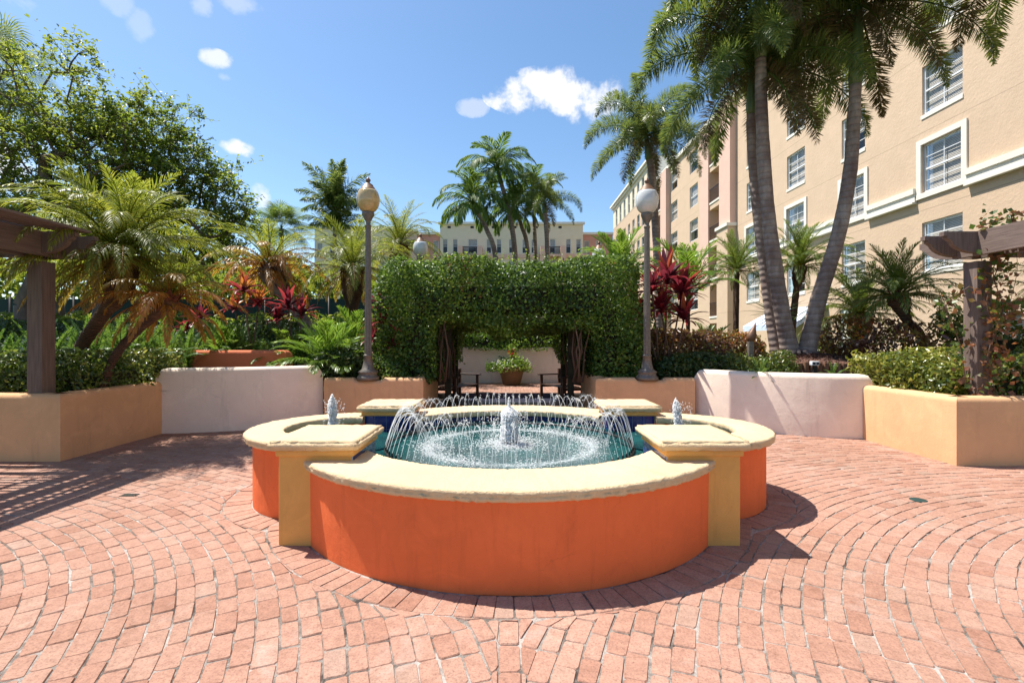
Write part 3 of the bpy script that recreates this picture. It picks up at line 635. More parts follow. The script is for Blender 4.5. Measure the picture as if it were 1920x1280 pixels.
pwall('planter_wall', 'cream curved planter wall on the left in front of a terracotta wall', arcpath((-5.76, 7.86), (-3.42, 8.87), -.21), 1.06, .26, 1, 'cream', (.15, .15), fine=False, rnd=.08)
pwall('planter_wall', 'cream curved planter wall on the right in front of the log edged palm bed', arcpath((3.40, 8.92), (5.60, 7.40), -.33), .99, .26, 1, 'cream', (.15, .15), fine=False, rnd=.08)
nl = notch(.78, .5, .05); 
pwall('planter_wall', 'tan planter wall left of the hedge arch with the amber lamp post on it', [(-3.36, 8.75), (-1.56, 8.75), (-1.66, 11.2)], lambda L: nl(L, .84), .24, 1, 'tan', fine=True)
nr_ = notch(.78, .5, .05)
pwall('planter_wall', 'tan planter wall right of the hedge arch with the white lamp post on it', [(3.36, 8.75), (1.56, 8.75), (1.66, 11.2)], lambda L: nr_(L, .84), .24, -1, 'tan', fine=True)
pwall('garden_wall', 'terracotta red wall behind the left cream planter wall', [(-7.0, 10.0), (-6.6, 9.85), (-4.55, 9.85), (-4.45, 9.95)], 1.32, .3, 1, 'redwall', (.1, .1), cat='wall')
pwall('garden_wall', 'pale pink curved wall seen through the arch behind the flower pot', arcpath((-3.4, 15.5), (3.4, 15.5), .25), 1.33, .25, 1, 'cream', fine=False, cat='wall')
# soil of the beds
sb = MB()
for s in (-1, 1):
    P = [(s*12, 6.2), (s*5.75, 6.2), (s*5.75, 7.80), (s*4.6, 8.22), (s*3.75, 9.0), (s*1.75, 9.0), (s*1.85, 12.6), (s*3.5, 12.8), (s*3.5, 17.5), (s*14.3, 17.5), (s*14.3, 6.2)]
    if s > 0: P = P[:1] + P[1:]
    vs = [(x, y, .70) for x, y in P] ; sb.add(vs, [tuple(range(len(P)))] if s < 0 else [tuple(range(len(P)))[::-1]])
tag(sb.build('soil', 'soil'), kind='structure')

# ------------------------------------------------------------ buildings
def facade(w, h, holes, dep=.16, mi=0, thick=.4):
    """a wall in the local plane y=0 (outside is -y) with real openings"""
    mb = MB(); xs = sorted({0, w, *[q for a in holes for q in (a[0], a[1])]}); zs = sorted({0, h, *[q for a in holes for q in (a[2], a[3])]})
    for i in range(len(xs)-1):
        run = None
        for j in range(len(zs)-1):
            cx, cz = (xs[i]+xs[i+1])/2, (zs[j]+zs[j+1])/2
            if any(a[0] < cx < a[1] and a[2] < cz < a[3] for a in holes): continue
            mb.add([(xs[i], 0, zs[j]), (xs[i+1], 0, zs[j]), (xs[i+1], 0, zs[j+1]), (xs[i], 0, zs[j+1])], [(0, 1, 2, 3)], mi)
    for a in holes:
        x0, x1, z0, z1 = a[:4]; d = a[4] if len(a) > 4 else dep
        mb.add([(x0, 0, z0), (x0, d, z0), (x0, d, z1), (x0, 0, z1)], [(0, 1, 2, 3)], mi); mb.add([(x1, 0, z0), (x1, d, z0), (x1, d, z1), (x1, 0, z1)], [(3, 2, 1, 0)], mi)
        mb.add([(x0, 0, z0), (x1, 0, z0), (x1, d, z0), (x0, d, z0)], [(0, 1, 2, 3)], mi); mb.add([(x0, 0, z1), (x1, 0, z1), (x1, d, z1), (x0, d, z1)], [(3, 2, 1, 0)], mi)
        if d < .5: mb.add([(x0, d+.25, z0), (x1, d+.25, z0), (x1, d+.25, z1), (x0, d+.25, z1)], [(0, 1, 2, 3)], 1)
    return mb
win_cache = {}
def window_parts(w, h, panes, blind, slim=False):
    key = (round(w, 2), round(h, 2), panes, blind, slim)
    if key in win_cache: return win_cache[key]
    b = .055; fm = MB(); fm.box(0, b, -.02, .06, 0, h); fm.box(w-b, w, -.02, .06, 0, h); fm.box(b, w-b, -.02, .06, h-b, h); fm.box(b, w-b, -.03, .06, 0, b+.02)
    fm.box(b, w-b, -.01, .05, h*.5-.03, h*.5+.03); pn = []
    nx = 2 if panes else 1; bars = []
    if panes:
        fm.box(w/2-.014, w/2+.014, .0, .035, b+.02, h*.5-.03); fm.box(w/2-.014, w/2+.014, .0, .035, h*.5+.03, h-b)
        for zz in (h*.26, h*.75):
            fm.box(b, w/2-.014, .003, .032, zz-.012, zz+.012); fm.box(w/2+.014, w-b, .003, .032, zz-.012, zz+.012)
    frame = fm.mesh('window', 'frame')
    if panes:
        for x0, x1 in ((b, w/2-.014), (w/2+.014, w-b)):
            for z0, z1 in ((b+.02, h*.26-.012), (h*.26+.012, h*.5-.03), (h*.5+.03, h*.75-.012), (h*.75+.012, h-b)):
                m_ = MB(); m_.box(x0, x1, .012, .020, z0, z1); pn.append(m_.mesh('pane', 'glass'))
    else:
        for z0, z1 in ((b+.02, h*.5-.03), (h*.5+.03, h-b)):
            m_ = MB(); m_.box(b, w-b, .012, .020, z0, z1); pn.append(m_.mesh('pane', 'glass'))
    bl = None
    if blind:
        m_ = MB(); k = int((h-.1)*blind/.055); zt = h - .05
        for i in range(k):
            z = zt - i*.055; m_.add([(b, .094, z), (w-b, .094, z), (w-b, .087, z-.043), (b, .087, z-.043)], [(0, 1, 2, 3)])
        bl = m_.mesh('blind', 'blind')
    win_cache[key] = (frame, pn, bl); return win_cache[key]
def add_window(root, x0, x1, z0, z1, panes=True, blind=1.0, dep=.10, y=0):
    fr, pn, bl = window_parts(x1-x0-.01, z1-z0-.01, panes, blind); o = link('window', fr, root, (x0+.005, y+dep, z0+.005))
    for p in pn: link('pane', p, o)
    if bl: link('blind', bl, o)
    return o
XB = 15.7; YF = 73.0
rb = thing('apartment_building', 'tall tan stucco apartment building with white framed windows along the right side', 'building', (XB, YF, 0), R(-90))
def lx(Y): return YF - Y
rows = [5.07, 8.03, 10.98, 13.92, 16.86]
cols = [(12.1, 13.7), (16.75, 18.40), (21.35, 22.85), (25.7, 27.35), (30.4, 32.0)]
holes = []; wins = []
for ci, (ya, yb) in enumerate(cols):
    for ri, zc in enumerate(rows):
        h = .92; hole = (lx(yb), lx(ya), zc-h, zc+h); holes.append(hole); wins.append((hole, True, random.choice([1, 1, .95, .55, .0 if ri == 0 else 1]) if ci else 1.0, ci, ri))
for ya, yb in ((40.3, 42.1), (45.2, 47.0), (7.5, 9.1)):
    for ri, zc in enumerate(rows): hole = (lx(yb), lx(ya), zc-.9, zc+.9); holes.append(hole); wins.append((hole, True if ya < 20 else False, random.choice([1, .6, .5]), 9, ri))
for Yc in (70.8, 68.3, 65.9, 63.5, 61.2, 58.9, 56.8, 54.6):
    for zc, h in ((19.6, 1.2), (16.0, .9), (12.9, .9), (9.8, .9)):
        hole = (lx(Yc+.55), lx(Yc-.55), zc-h, zc+h); holes.append(hole); wins.append((hole, False, random.choice([1, .5, 0]), 8, 0))
gw = [(lx(23.0), lx(21.4), .35, 3.0), (lx(16.6), lx(14.2), .3, 2.45), (lx(28.6), lx(27.0), .35, 2.9)]
for hole in gw: holes.append(hole)
BAL = [(35.2, 37.9), (48.9, 51.3)]
for ya, yb in BAL:
    for k in range(6): holes.append((lx(yb), lx(ya), .35 + 2.95*k + (.15 if k else 0), 2.9 + 2.95*k, 1.6))
mb = facade(lx(-4), 18.4, [h for h in holes if h[3] <= 18.4], .16)
mb.m = [m_ for m_ in mb.m]
w = mb.build('wall', ['facade', 'room'], rb)
for hole, pn, bl, ci, ri in wins:
    if hole[3] <= 18.4: add_window(rb, *hole, panes=pn, blind=bl)
for hole in gw[:1] + gw[2:]: add_window(rb, *hole, panes=True, blind=0)
hole = gw[1]; mb = MB(); x0, x1, z0, z1 = hole
mb.box(x0, x1, .02, .12, z1-.12, z1); mb.box(x0, x0+.1, .02, .12, z0, z1-.12); mb.box(x1-.1, x1, .02, .12, z0, z1-.12); mb.box((x0+x1)/2-.07, (x0+x1)/2+.07, .02, .12, z0, z1-.12); o = mb.build('window', 'frame', rb)
mb = MB(); mb.box(x0+.1, (x0+x1)/2-.07, .06, .07, z0, z1-.12); mb.build('pane', 'dark_glass', o); mb = MB(); mb.box((x0+x1)/2+.07, x1-.1, .06, .07, z0, z1-.12); mb.build('pane', 'dark_glass', o)
# upper storey of the far wing is a cream attic
ah = [h for h in holes if h[3] > 18.4]
mb = facade(lx(52.3), 21.6-18.35, [(a, b, c-18.35, d-18.35) for a, b, c, d in [h[:4] for h in ah]], .16); mb.build('attic_wall', ['facade_cream', 'room'], rb, loc=(0, -.02, 18.35))
for hole, pn, bl, ci, ri in wins:
    if hole[3] > 18.4: add_window(rb, *hole, panes=False, blind=bl, y=-.02)
mb = MB(); mb.box(-.5, lx(52.2), -.45, .3, 21.6, 21.85); mb.box(-.4, lx(52.2), -.22, .0, 21.3, 21.598); mb.build('cornice', 'trim', rb)
mb = MB(); mb.box(lx(52.2)+.01, lx(-4), -.22, .3, 18.4, 18.75); mb.build('cornice', 'trim', rb)
mb = MB(); mb.box(-.02, lx(-4), .3, 14, 18.0, 18.39); mb.box(-.02, lx(52.3), .3, 14, 18.395, 21.59); mb.box(-.02, .1, .01, 14, 0, 18.39); mb.box(lx(-4)-.1, lx(-4), .45, 14, 0, 18.39); mb.build('roof', 'trim', rb)
for ci, (ya, yb) in enumerate(cols):          # white surrounds on the second upper row, thick sills elsewhere
    for ri, zc in enumerate(rows):
        x0, x1 = lx(yb), lx(ya); z0, z1 = zc-.92, zc+.92; mb = MB()
        if ri == 1:
            t = .2; mb.box(x0-t, x1+t, -.06, -.002, z1, z1+t); mb.box(x0-t, x1+t, -.07, -.002, z0-t, z0); mb.box(x0-t, x0, -.06, -.002, z0, z1); mb.box(x1, x1+t, -.06, -.002, z0, z1); mb.build('window_surround', 'trim', rb)
        else: mb.box(x0-.03, x1+.03, -.03, .10, z0-.14, z0+.003); mb.build('sill', 'trim', rb)
edges = [11.9-1.6] + [q for c in cols for q in (c[0]-.22, c[1]+.22)] 
for a, b in ((5.0, 7.3), (9.3, 11.88), (13.92, 16.53), (18.62, 21.13), (23.07, 25.48), (27.57, 30.18), (32.22, 33.1)):
    mb = MB(); mb.box(lx(b), lx(a), -.16, -.002, 7.17, 7.38); mb.box(lx(b), lx(a), -.10, -.002, 6.87, 7.168); mb.box(lx(b), lx(a), -.19, -.002, 6.80, 6.868); mb.build('band_course', 'trim', rb)
for (ya, yb) in BAL:   # pink bays with balconies
    mb = MB(); mb.box(lx(ya)+.01, lx(ya-1.75), -.45, -.002, 9.72, 18.39); mb.build('pilaster', 'facade_pink', rb)
    mb = MB(); mb.box(lx(ya)+.01, lx(ya-1.75), -.62, -.002, .2, 9.5); mb.build('pilaster', 'facade', rb)
    mb = MB(); mb.box(lx(ya)-.1, lx(ya-1.85), -.72, -.002, 9.5, 9.718); mb.build('pilaster_cap', 'trim', rb)
    mb = MB(); mb.box(lx(yb+1.75), lx(yb)-.01, -.12, -.002, 6.1, 18.39); mb.build('pilaster', 'facade_pink', rb)
    mb = MB(); mb.box(lx(yb)+.003, lx(ya)-.003, 1.5, 1.59, .36, 18.3); mb.build('balcony_wall', 'facade_rose', rb)
    for k in range(6):
        z = 3.0 + 2.95*k if k else 0
        zf = .35 + 2.95*k + (.15 if k else 0)
        if k:
            mb = MB(); mb.box(lx(yb)+.002, lx(ya)-.002, -.05, 1.49, zf-.145, zf-.01); o = mb.build('balcony_slab', 'trim', rb)
        mb = MB(); x0, x1 = lx(yb)+.01, lx(ya)-.01
        mb.box(x0, x1, -.035, -.0, zf+1.0, zf+1.05); mb.box(x0, x1, -.03, -.005, zf+.08, zf+.11)
        for i in range(22): xx = x0 + (x1-x0)*(i+.5)/22; mb.box(xx-.012, xx+.012, -.028, -.008, zf+.11, zf+1.0)
        mb.build('balcony_railing', 'iron', rb)
        mb = MB(); mb.box(x0+.5, x1-.5, 1.44, 1.497, zf, zf+2.1); o = mb.build('balcony_door', 'frame', rb)
        for q in (0, 1): mb = MB(); xx = x0+.57 + q*(x1-x0-1.1)/2; mb.box(xx, xx + (x1-x0-1.3)/2, 1.43, 1.438, zf+.12, zf+2.0); mb.build('pane', 'dark_glass', o)
mb = MB(); mb.box(lx(43.4), lx(43.0), -.03, -.002, 1.6, 2.3); mb.build('vent', 'room', rb)
# awning on its ground floor
aw = thing('awning', 'pale blue canvas awning over the terrace behind the palm trunks', 'awning', (XB, 26.4, 2.4))
mb = MB(); mb.add([(-1.7, -2.6, 0), (-1.7, 2.6, 0), (-.01, 2.6, .95), (-.01, -2.6, .95), (-1.7, -2.6, -.3), (-1.7, 2.6, -.3), (-.01, 2.6, .92), (-.01, -2.6, .92)], [(0, 3, 2, 1), (4, 5, 6, 7), (0, 1, 5, 4), (0, 4, 7, 3), (1, 2, 6, 5)]); mb.build('canvas', 'awning', aw)
# far building across the garden
D = 75.0; kf = D/907
fb = thing('apartment_building', 'distant cream and pink apartment building with flat roofs above the hedge arch', 'building', (F(825, D), D, 0))
def fx(px): return F(px, D) - F(825, D)
def fblock(px0, px1, ytop, y0, mat, wins_, zs=((448, 475), (487, 512), (525, 550)), deep=14, name='wall'):
    x0, x1 = fx(px0), fx(px1); zt = ZZ(ytop, D); hs = []
    for a, b in wins_:
        for za, zb in zs:
            hs.append((fx(a)-x0, fx(b)-x0, ZZ(zb, D), ZZ(za, D)))
    mb = facade(x1-x0, zt, hs, .2); o = mb.build(name, [mat, 'room'], fb, loc=(x0, y0, 0))
    for h in hs: add_window(fb, h[0]+x0, h[1]+x0, h[2], h[3], panes=False, blind=random.choice([1, .6, .4]), y=y0)
    mb = MB(); mb.box(x0-.25, x1+.25, y0-.35, y0+.2, zt, zt+.35); mb.box(x0, x0+.2, y0+.21, y0+deep, 0, zt); mb.box(x1-.2, x1, y0+.21, y0+deep, 0, zt); mb.box(x0, x1, y0+.45, y0+deep, zt-.3, zt); mb.build('cornice', 'trim', fb)
fblock(825, 1093, 421, 0, 'facade_cream', [(830, 839), (849, 858), (878, 895), (912, 921), (931, 940), (954, 961), (979, 987), (996, 1005), (1031, 1041), (1061, 1070), (1080, 1089)])
fblock(780, 824.5, 437, 1.2, 'facade_rose', [(788, 796), (810, 820)])
fblock(1093.5, 1152, 437, 1.2, 'facade_rose', [(1097, 1107), (1120, 1130)])
fblock(733, 779.5, 433, .6, 'facade_pink', [(741, 749), (760, 768)])
fblock(698, 732.5, 426, 1.5, 'facade_cream', [(706, 716)])
fblock(575, 697.5, 420, 3, 'facade_cream', [(580, 590), (604, 614), (640, 650), (670, 680)])
mb = MB(); mb.box(fx(935), fx(962), 5, 12, ZZ(425, D), ZZ(403, D)); mb.build('roof_house', 'facade', fb)
for px in (842, 885, 925, 965, 1005, 1050):
    mb = MB(); x = fx(px); mb.box(x-.25, x+.25, -.05, -.002, ZZ(428, D), ZZ(424, D)); mb.build('vent', 'room', fb)
for a, b in ((860, 905), (1012, 1058)):
    mb = MB(); zb = ZZ(483, D); mb.box(fx(a), fx(b), -1.5, -.01, zb, zb+.3); o = mb.build('balcony', 'facade_pink', fb)
    for q in (a, b-9): mb = MB(); mb.box(fx(q), fx(q+9), -1.8, -.02, 0, ZZ(465, D)); mb.build('pier', 'facade_pink', o)
    mb = MB(); mb.box(fx(a+9), fx(b-9), -1.5, -1.42, ZZ(467, D), ZZ(465.5, D))
    for i in range(14): x = fx(a+9) + (fx(b-9)-fx(a+9))*(i+.5)/14; mb.box(x-.03, x+.03, -1.48, -1.43, zb+.3, ZZ(467, D))
    mb.build('railing', 'iron', o)
mb = MB(); mb.box(fx(820), fx(1100), -.25, -.02, ZZ(484, D), ZZ(477, D)); mb.build('band_course', 'facade_pink', fb)

# ------------------------------------------------------------ lamp posts
def lamp(label, x, y, z0, ztop, globe, group='globe lamp posts'):
    t = thing('lamp_post', label, 'lamp post', (x, y, z0), 0, group); H = ztop - z0; g0 = H - .70
    mb = MB(); mb.lathe([(.20, 0), (.20, .05), (.17, .07), (.16, .12), (.175, .13), (.175, .15), (.11, .20), (.085, .32), (.075, .42), (.085, .425), (.085, .45), (.06, .47)], 20); mb.build('base', 'lamp_metal', t)
    mb = MB(); mb.lathe([(.070, .46), (.062, 1.4), (.064, 1.401), (.064, 1.43), (.060, 1.431), (.050, g0-.26), (.045, g0-.25)], 24, flute=.12); mb.build('shaft', 'lamp_metal', t)
    mb = MB(); mb.lathe([(.055, g0-.26), (.055, g0-.23), (.042, g0-.22), (.042, g0-.17), (.06, g0-.14), (.105, g0-.05), (.11, g0-.03), (.11, g0), (.08, g0+.015)], 24); mb.build('neck', 'lamp_metal', t)
    prof = [(.09, g0+.005)] + [(.205*math.sin(R(a))**.8 * (1 if a > 75 else 1), g0 + .24 - .245*math.cos(R(a))) for a in range(28, 140, 8)]
    mb = MB(); mb.lathe(prof, 32); mb.build('globe', globe, t)
    zt = prof[-1][1]; mb = MB(); mb.lathe([(.15, zt-.02), (.155, zt), (.15, zt+.015), (.125, zt+.03), (.115, zt+.06), (.10, zt+.065), (.09, zt+.10), (.05, zt+.13), (.03, zt+.14), (.028, zt+.155), (.045, zt+.18), (.045, zt+.20), (.02, zt+.225), (.012, zt+.25)], 24); mb.build('finial', 'lamp_cap', t)
    return t
lamp('tall lamp post with amber yellowed globe left of the hedge arch', F(690, 8.87), 8.87, .80, 4.56, 'globe_amber')
lamp('tall lamp post with clear white globe right of the hedge arch', F(1213, 8.87), 8.87, .80, 4.54, 'globe_white')
lamp('lamp post behind the hedge arch, only its white globe showing over the left end', F(788, 13.6), 13.6, .1, 4.58, 'globe_white')
lamp('lamp post behind the palms right of the arch, its white globe half hidden by fronds', F(1123, 14.5), 14.5, .1, 4.55, 'globe_white')

# ------------------------------------------------------------ pergolas
def pergola(label, s, vine=False):
    x0 = s*5.92; t = thing('pergola', label, 'pergola', (s*6.02, 6.22, .7))
    def part(nm, mb, mat): 
        o = mb.build(nm, mat, t, loc=(-s*6.02, -6.22, -.7)); return o
    for px, py, z0 in ((s*5.92, 6.12, .7), (s*5.92, 1.2, -.1), (s*9.4, 6.12, .7), (s*9.4, 1.2, -.1)):
        mb = MB(); a, b = sorted((px, px + s*.19)); mb.box(a, b, py, py+.19, z0, 2.52, bev=.006); part('post', mb, 'post')
    def beam_y(xc, w, z0, z1, y0, y1, tail=.6):
        # beam along y with a scroll-cut tail
        pr = [(y0, z0), (y1, z0)]
        for k in range(1, 8): a = k/8*math.pi/2; pr.append((y1 + tail*math.sin(a)*.85, z0 + (z1-z0)*.72*(1-math.cos(a))))
        pr += [(y1+tail, z0+(z1-z0)*.74), (y1+tail, z1), (y0, z1)]
        n = len(pr); vs = [(xc-w/2, y, z) for y, z in pr] + [(xc+w/2, y, z) for y, z in pr]
        mb = MB(); mb.add(vs, [tuple(range(n))[::-1], tuple(range(n, 2*n))] + [(i, (i+1) % n, n+(i+1) % n, n+i) for i in range(n)]); return mb
    for dx in (-.035, .225): part('beam', beam_y(s*(5.92 + dx), .07, 2.58, 2.88, -.2, 6.30), 'beam')
    for dx in (-.035, .225): part('beam', beam_y(s*(9.4 + dx), .07, 2.58, 2.88, -.2, 6.30), 'beam')
    if s < 0:
        for xx in (-5.62, -5.44):
            mb = MB(); mb.box(xx-.08, xx+.08, -.2, 6.2, 2.886, 2.915); part('eave_shadow_board', mb, 'beam')  # flat boards added at the eave to cast the double shadow on the paving
    def beam_x(yc, w, z0, z1, tip=.42):
        pr = [(10.1, z0), (5.87, z0)]
        for k in range(1, 8): a = k/8*math.pi/2; pr.append((5.87 - (tip-.07)*math.sin(a), z0 + (z1-z0)*.70*(1-math.cos(a))))
        pr += [(5.87-tip+.02, z0+(z1-z0)*.70), (5.87-tip+.02, z0+(z1-z0)*.80), (5.87-tip-.02, z0+(z1-z0)*.80), (5.87-tip-.02, z1), (10.1, z1)]; pr = [(s*x, z) for x, z in pr]
        n = len(pr); vs = [(x, yc-w/2, z) for x, z in pr] + [(x, yc+w/2, z) for x, z in pr]
        mb = MB(); fs = [tuple(range(n))[::-1], tuple(range(n, 2*n))] + [(i, (i+1) % n, n+(i+1) % n, n+i) for i in range(n)]
        mb.add(vs, fs if s < 0 else [f[::-1] for f in fs]); return mb
    for yy in (6.075, 6.355, 1.15, 1.42): part('beam', beam_x(yy, .07, 2.606, 2.874), 'post')
    x = 5.75 if s < 0 else 99
    while x < 9.3:                     # bars of the lattice
        mb = MB(); a, b = sorted((s*x, s*(x+.05))); mb.box(a, b, 1.5, 5.9, 2.884, 2.915); part('lattice_bar', mb, 'beam'); x += .38
    y = 5.95 if s < 0 else 0
    while y > 1.5:                     # laths of the lattice
        mb = MB(); a, b = sorted((s*5.70, s*9.35)); mb.box(a, b, y-.018, y+.018, 2.917, 2.935); part('lath', mb, 'post'); y -= .095
    return t
pergola('brown timber pergola at far left with a heavy post beside the leaning palm', -1)
pr_ = pergola('brown timber pergola at far right with a vine climbing its post', 1)

# ------------------------------------------------------------ benches, pot, small fittings
def bench(label, x, y, rz):
    t = thing('bench', label, 'bench', (x, y, 0.012), rz, 'benches under the hedge arch')   # faces local +x, length along local y
    for sy in (-1, 1):
        mb = MB(); mb.box(.50, .56, sy*.58-.03, sy*.58+.03, 0, .64, bev=.006); mb.build('leg', 'bench', t)
        mb = MB(); mb.box(.0, .06, sy*.58-.03, sy*.58+.03, 0, .80, bev=.006); mb.build('leg', 'bench', t)
        mb = MB(); mb.box(.02, .62, sy*.58-.045, sy*.58+.045, .64, .675, bev=.008); mb.build('armrest', 'bench', t)
        mb = MB(); mb.box(.06, .50, sy*.58-.02, sy*.58+.02, .34, .41); mb.build('side_rail', 'bench', t)
    for k in range(7):
        mb = MB(); mb.box(.075 + k*.07, .13 + k*.07, -.55, .55, .41, .43, bev=.004); mb.build('seat_slat', 'bench', t)
    # rounded backrest: curved top rail and upright slats
    pts = [(-.0, -.56, .42)] + [(-.03, -.56*math.cos(a)*1.0, .72 + .22*math.sin(a)) for a in [i*math.pi/14 for i in range(15)]] + [(-.0, .56, .42)]
    mb = MB(); mb.tube(pts, .028, 6); mb.build('back_rail', 'bench', t)
    for k in range(15):
        yy = -.5 + k*.0714; zt = .72 + .22*math.sqrt(max(0, 1-(yy/.56)**2)); mb = MB(); mb.box(-.03, -.012, yy-.024, yy+.024, .43, zt); mb.build('back_slat', 'bench', t)
bench('dark wooden bench with rounded back under the left side of the arch', -1.52, 11.9, R(-22))
bench('dark wooden bench with rounded back under the right side of the arch', 1.52, 11.9, R(202))
px_, py_ = F(959, 15.05), 15.05
pot = thing('plant_pot', 'large brown glazed flower pot with white flowers at the end of the path', 'plant pot', (px_, py_, .15))
mb = MB(); mb.lathe([(.25, 0), (.27, .02), (.33, .25), (.385, .46), (.405, .50), (.42, .51), (.42, .56), (.385, .56), (.36, .50), (.02, .48)], 32); mb.build('pot', 'terracotta', pot)
P, nr = sdf_points(ell((0, 0, .58), (.60, .5, .20)), (-.8, -.7, .4), (.8, .7, .95), 1500, .3, .08); V, Fc, va = leaves(P, nr, .085, .6); tag(link('foliage', quick('foliage', V, Fc, va, 'l_areca'), pot), kind='stuff')
P, nr = sdf_points(ell((0, 0, .62), (.60, .5, .22)), (-.8, -.7, .5), (.8, .7, .95), 190, .05, .08); V, Fc, va = leaves(P, nr, .055, .9); tag(link('flowers', quick('flowers', V, Fc, va, 'petal_w'), pot), kind='stuff')
mb = MB(); mb.tube([(.0, 0, .5), (.03, 0, .9), (.05, .0, 1.15)], [.012, .01, .006], 6); mb.build('stem', 'twig', pot)
P = rng.normal(0, 1, (160, 3))*np.array([.10, .08, .18]) + np.array([.04, 0, 1.0]); V, Fc, va = leaves(P, P*0+np.array([0, -1, .5]), .08, .6); link('climbing_stem_leaves', quick('foliage', V, Fc, va, 'l_areca'), pot)['kind'] = 'stuff'
P = rng.normal(0, 1, (26, 3))*np.array([.05, .04, .05]) + np.array([.02, -.05, 1.0]); V, Fc, va = leaves(P, P*0+np.array([0, -1, .5]), .07, .9); link('flowers', quick('flowers', V, Fc, va, 'petal_r'), pot)['kind'] = 'stuff'
# green bank on top of the wall behind the pot
clump('low_hedge', 'bright green leafy hedge on top of the pale wall seen through the arch', 'hedge', rbox((-3.4, 15.5, 1.25), (3.4, 16.8, 1.88), .15), (-3.5, 15.4, 1.2), (3.5, 16.9, 2.0), 9000, .11, 'l_areca', .45, .3, .08, core=[(-3.3, 3.3, 15.75, 16.6, .2, 1.65)])

# log edged bed with mulch under the foxtail palms
BX, BY = F(1500, 10.35), 10.35
bed = thing('mulch_bed', 'round mulch bed edged with short brown logs behind the right cream wall', 'garden bed', (BX, BY, .82))
mb = MB(); n = 74
for k in range(n):
    a = 2*math.pi*k/n; x, y = 1.36*math.cos(a), 1.12*math.sin(a); h = .27 + random.uniform(-.012, .012); r = .052
    vs = [(x + r*math.cos(q*math.pi/4), y + r*math.sin(q*math.pi/4), z) for z in (0, h) for q in range(8)]; mb.add(vs, [(q, (q+1) % 8, 8+(q+1) % 8, 8+q) for q in range(8)] + [tuple(range(8, 16))], 0, random.random())
    if k < 74: pass
me_all = mb
for k in range(n):
    b = MB(); b.add(mb.v[k*16:(k+1)*16], [(q, (q+1) % 8, 8+(q+1) % 8, 8+q) for q in range(8)] + [tuple(range(8, 16))]); b.build('log', 'log', bed)
mb = MB(); vs = []; fs = []; NR, NA = 12, 48
for i in range(NR+1):
    for k in range(NA):
        t = i/NR; a = 2*math.pi*k/NA; vs.append((1.32*t*math.cos(a), 1.08*t*math.sin(a), .24 + .20*(1-t**1.6) + random.gauss(0, .012)))
        if i < NR: fs.append((i*NA+k, (i+1)*NA+k, (i+1)*NA+(k+1) % NA, i*NA+(k+1) % NA))
mb.add(vs, fs, 0, .5, True); mb.build('mound', 'mulch', bed)
P = np.stack([rng.normal(0, .5, 7000), rng.normal(0, .42, 7000), np.zeros(7000)], 1); rr = np.hypot(P[:, 0]/1.32, P[:, 1]/1.08); P = P[rr < 1]; rr = rr[rr < 1]; P[:, 2] = .25 + .20*(1-rr**1.6) + rng.uniform(0, .02, len(P))
V, Fc, va = leaves(P, P*0+np.array([0, 0, 1.]), .06, .3, .5); link('bark_chips', quick('bark_chips', V, Fc, va, 'mulch'), bed)['kind'] = 'stuff'
fx_ = thing('floodlight', 'small white box light on a black stake at the edge of the mulch bed', 'light', at(1528, 690, 9.1))
mb = MB(); mb.box(-.07, .07, -.03, .06, .05, .13, bev=.012); mb.build('housing', 'frame', fx_); mb = MB(); mb.box(-.03, .03, -.015, .03, -.2, .05); mb.build('stake', 'nozzle', fx_)
mb = MB(); mb.box(-.055, -.01, -.034, -.03, .07, .11); mb.build('lens', 'dark_glass', fx_); mb = MB(); mb.box(.01, .055, -.034, -.03, .07, .11); mb.build('lens', 'dark_glass', fx_)
pl_ = thing('path_light', 'brown teardrop shaped garden light on a short square post by the palm bed', 'light', (F(1407, 9.5), 9.5, .7))
mb = MB(); mb.box(-.05, .05, -.05, .05, 0, .80, bev=.006); mb.build('post', 'lamp_metal', pl_)
mb = MB(); mb.lathe([(.01, 0), (.06, .03), (.085, .09), (.085, .15), (.065, .22), (.035, .30), (.012, .38), (.004, .44)], 16); mb.build('hood', 'lamp_cap', pl_, loc=(-.02, 0, .78), rot=(0, R(18), 0))
ch = thing('garden_chair', 'dark wrought iron garden chair half hidden behind the croton shrub', 'chair', (F(1640, 11.6), 11.6, .7))
mb = MB()
pts = [(-.2, 0, 0), (-.22, 0, .45), (-.2, .03, .7)] + [(-.2*math.cos(a), .05, .72 + .12*math.sin(a)) for a in [i*math.pi/8 for i in range(1, 8)]] + [(.2, .03, .7), (.22, 0, .45), (.2, 0, 0)]
mb.tube(pts, .012, 6); mb.build('back_frame', 'iron', ch)
for k in range(5): mb = MB(); x = -.15 + k*.075; mb.tube([(x, .03, .45), (x+.05*(-1)**k, .04, .6), (x, .05, .78)], .006, 5); mb.build('scroll', 'iron', ch)
mb = MB(); mb.box(-.22, .22, -.40, .0, .43, .45, bev=.006); mb.build('seat', 'iron', ch)
for sx in (-1, 1): mb = MB(); mb.tube([(sx*.2, -.38, 0), (sx*.2, -.38, .43)], .012, 6); mb.build('leg', 'iron', ch)
# green mesh fence at the back of the left garden
fe = thing('mesh_fence', 'dark green mesh fence behind the ferns on the left', 'fence', (-15, 18.2, 0))
for k in range(10): mb = MB(); x = -11 + k*2.4; mb.tube([(x, 0, 0), (x, 0, 3.2)], .04, 8); mb.build('post', 'iron', fe)
for k in range(9): mb = MB(); x = -11 + k*2.4; mb.box(x+.045, x+2.355, -.012, .012, .1, 3.1); mb.build('panel', 'fence', fe)

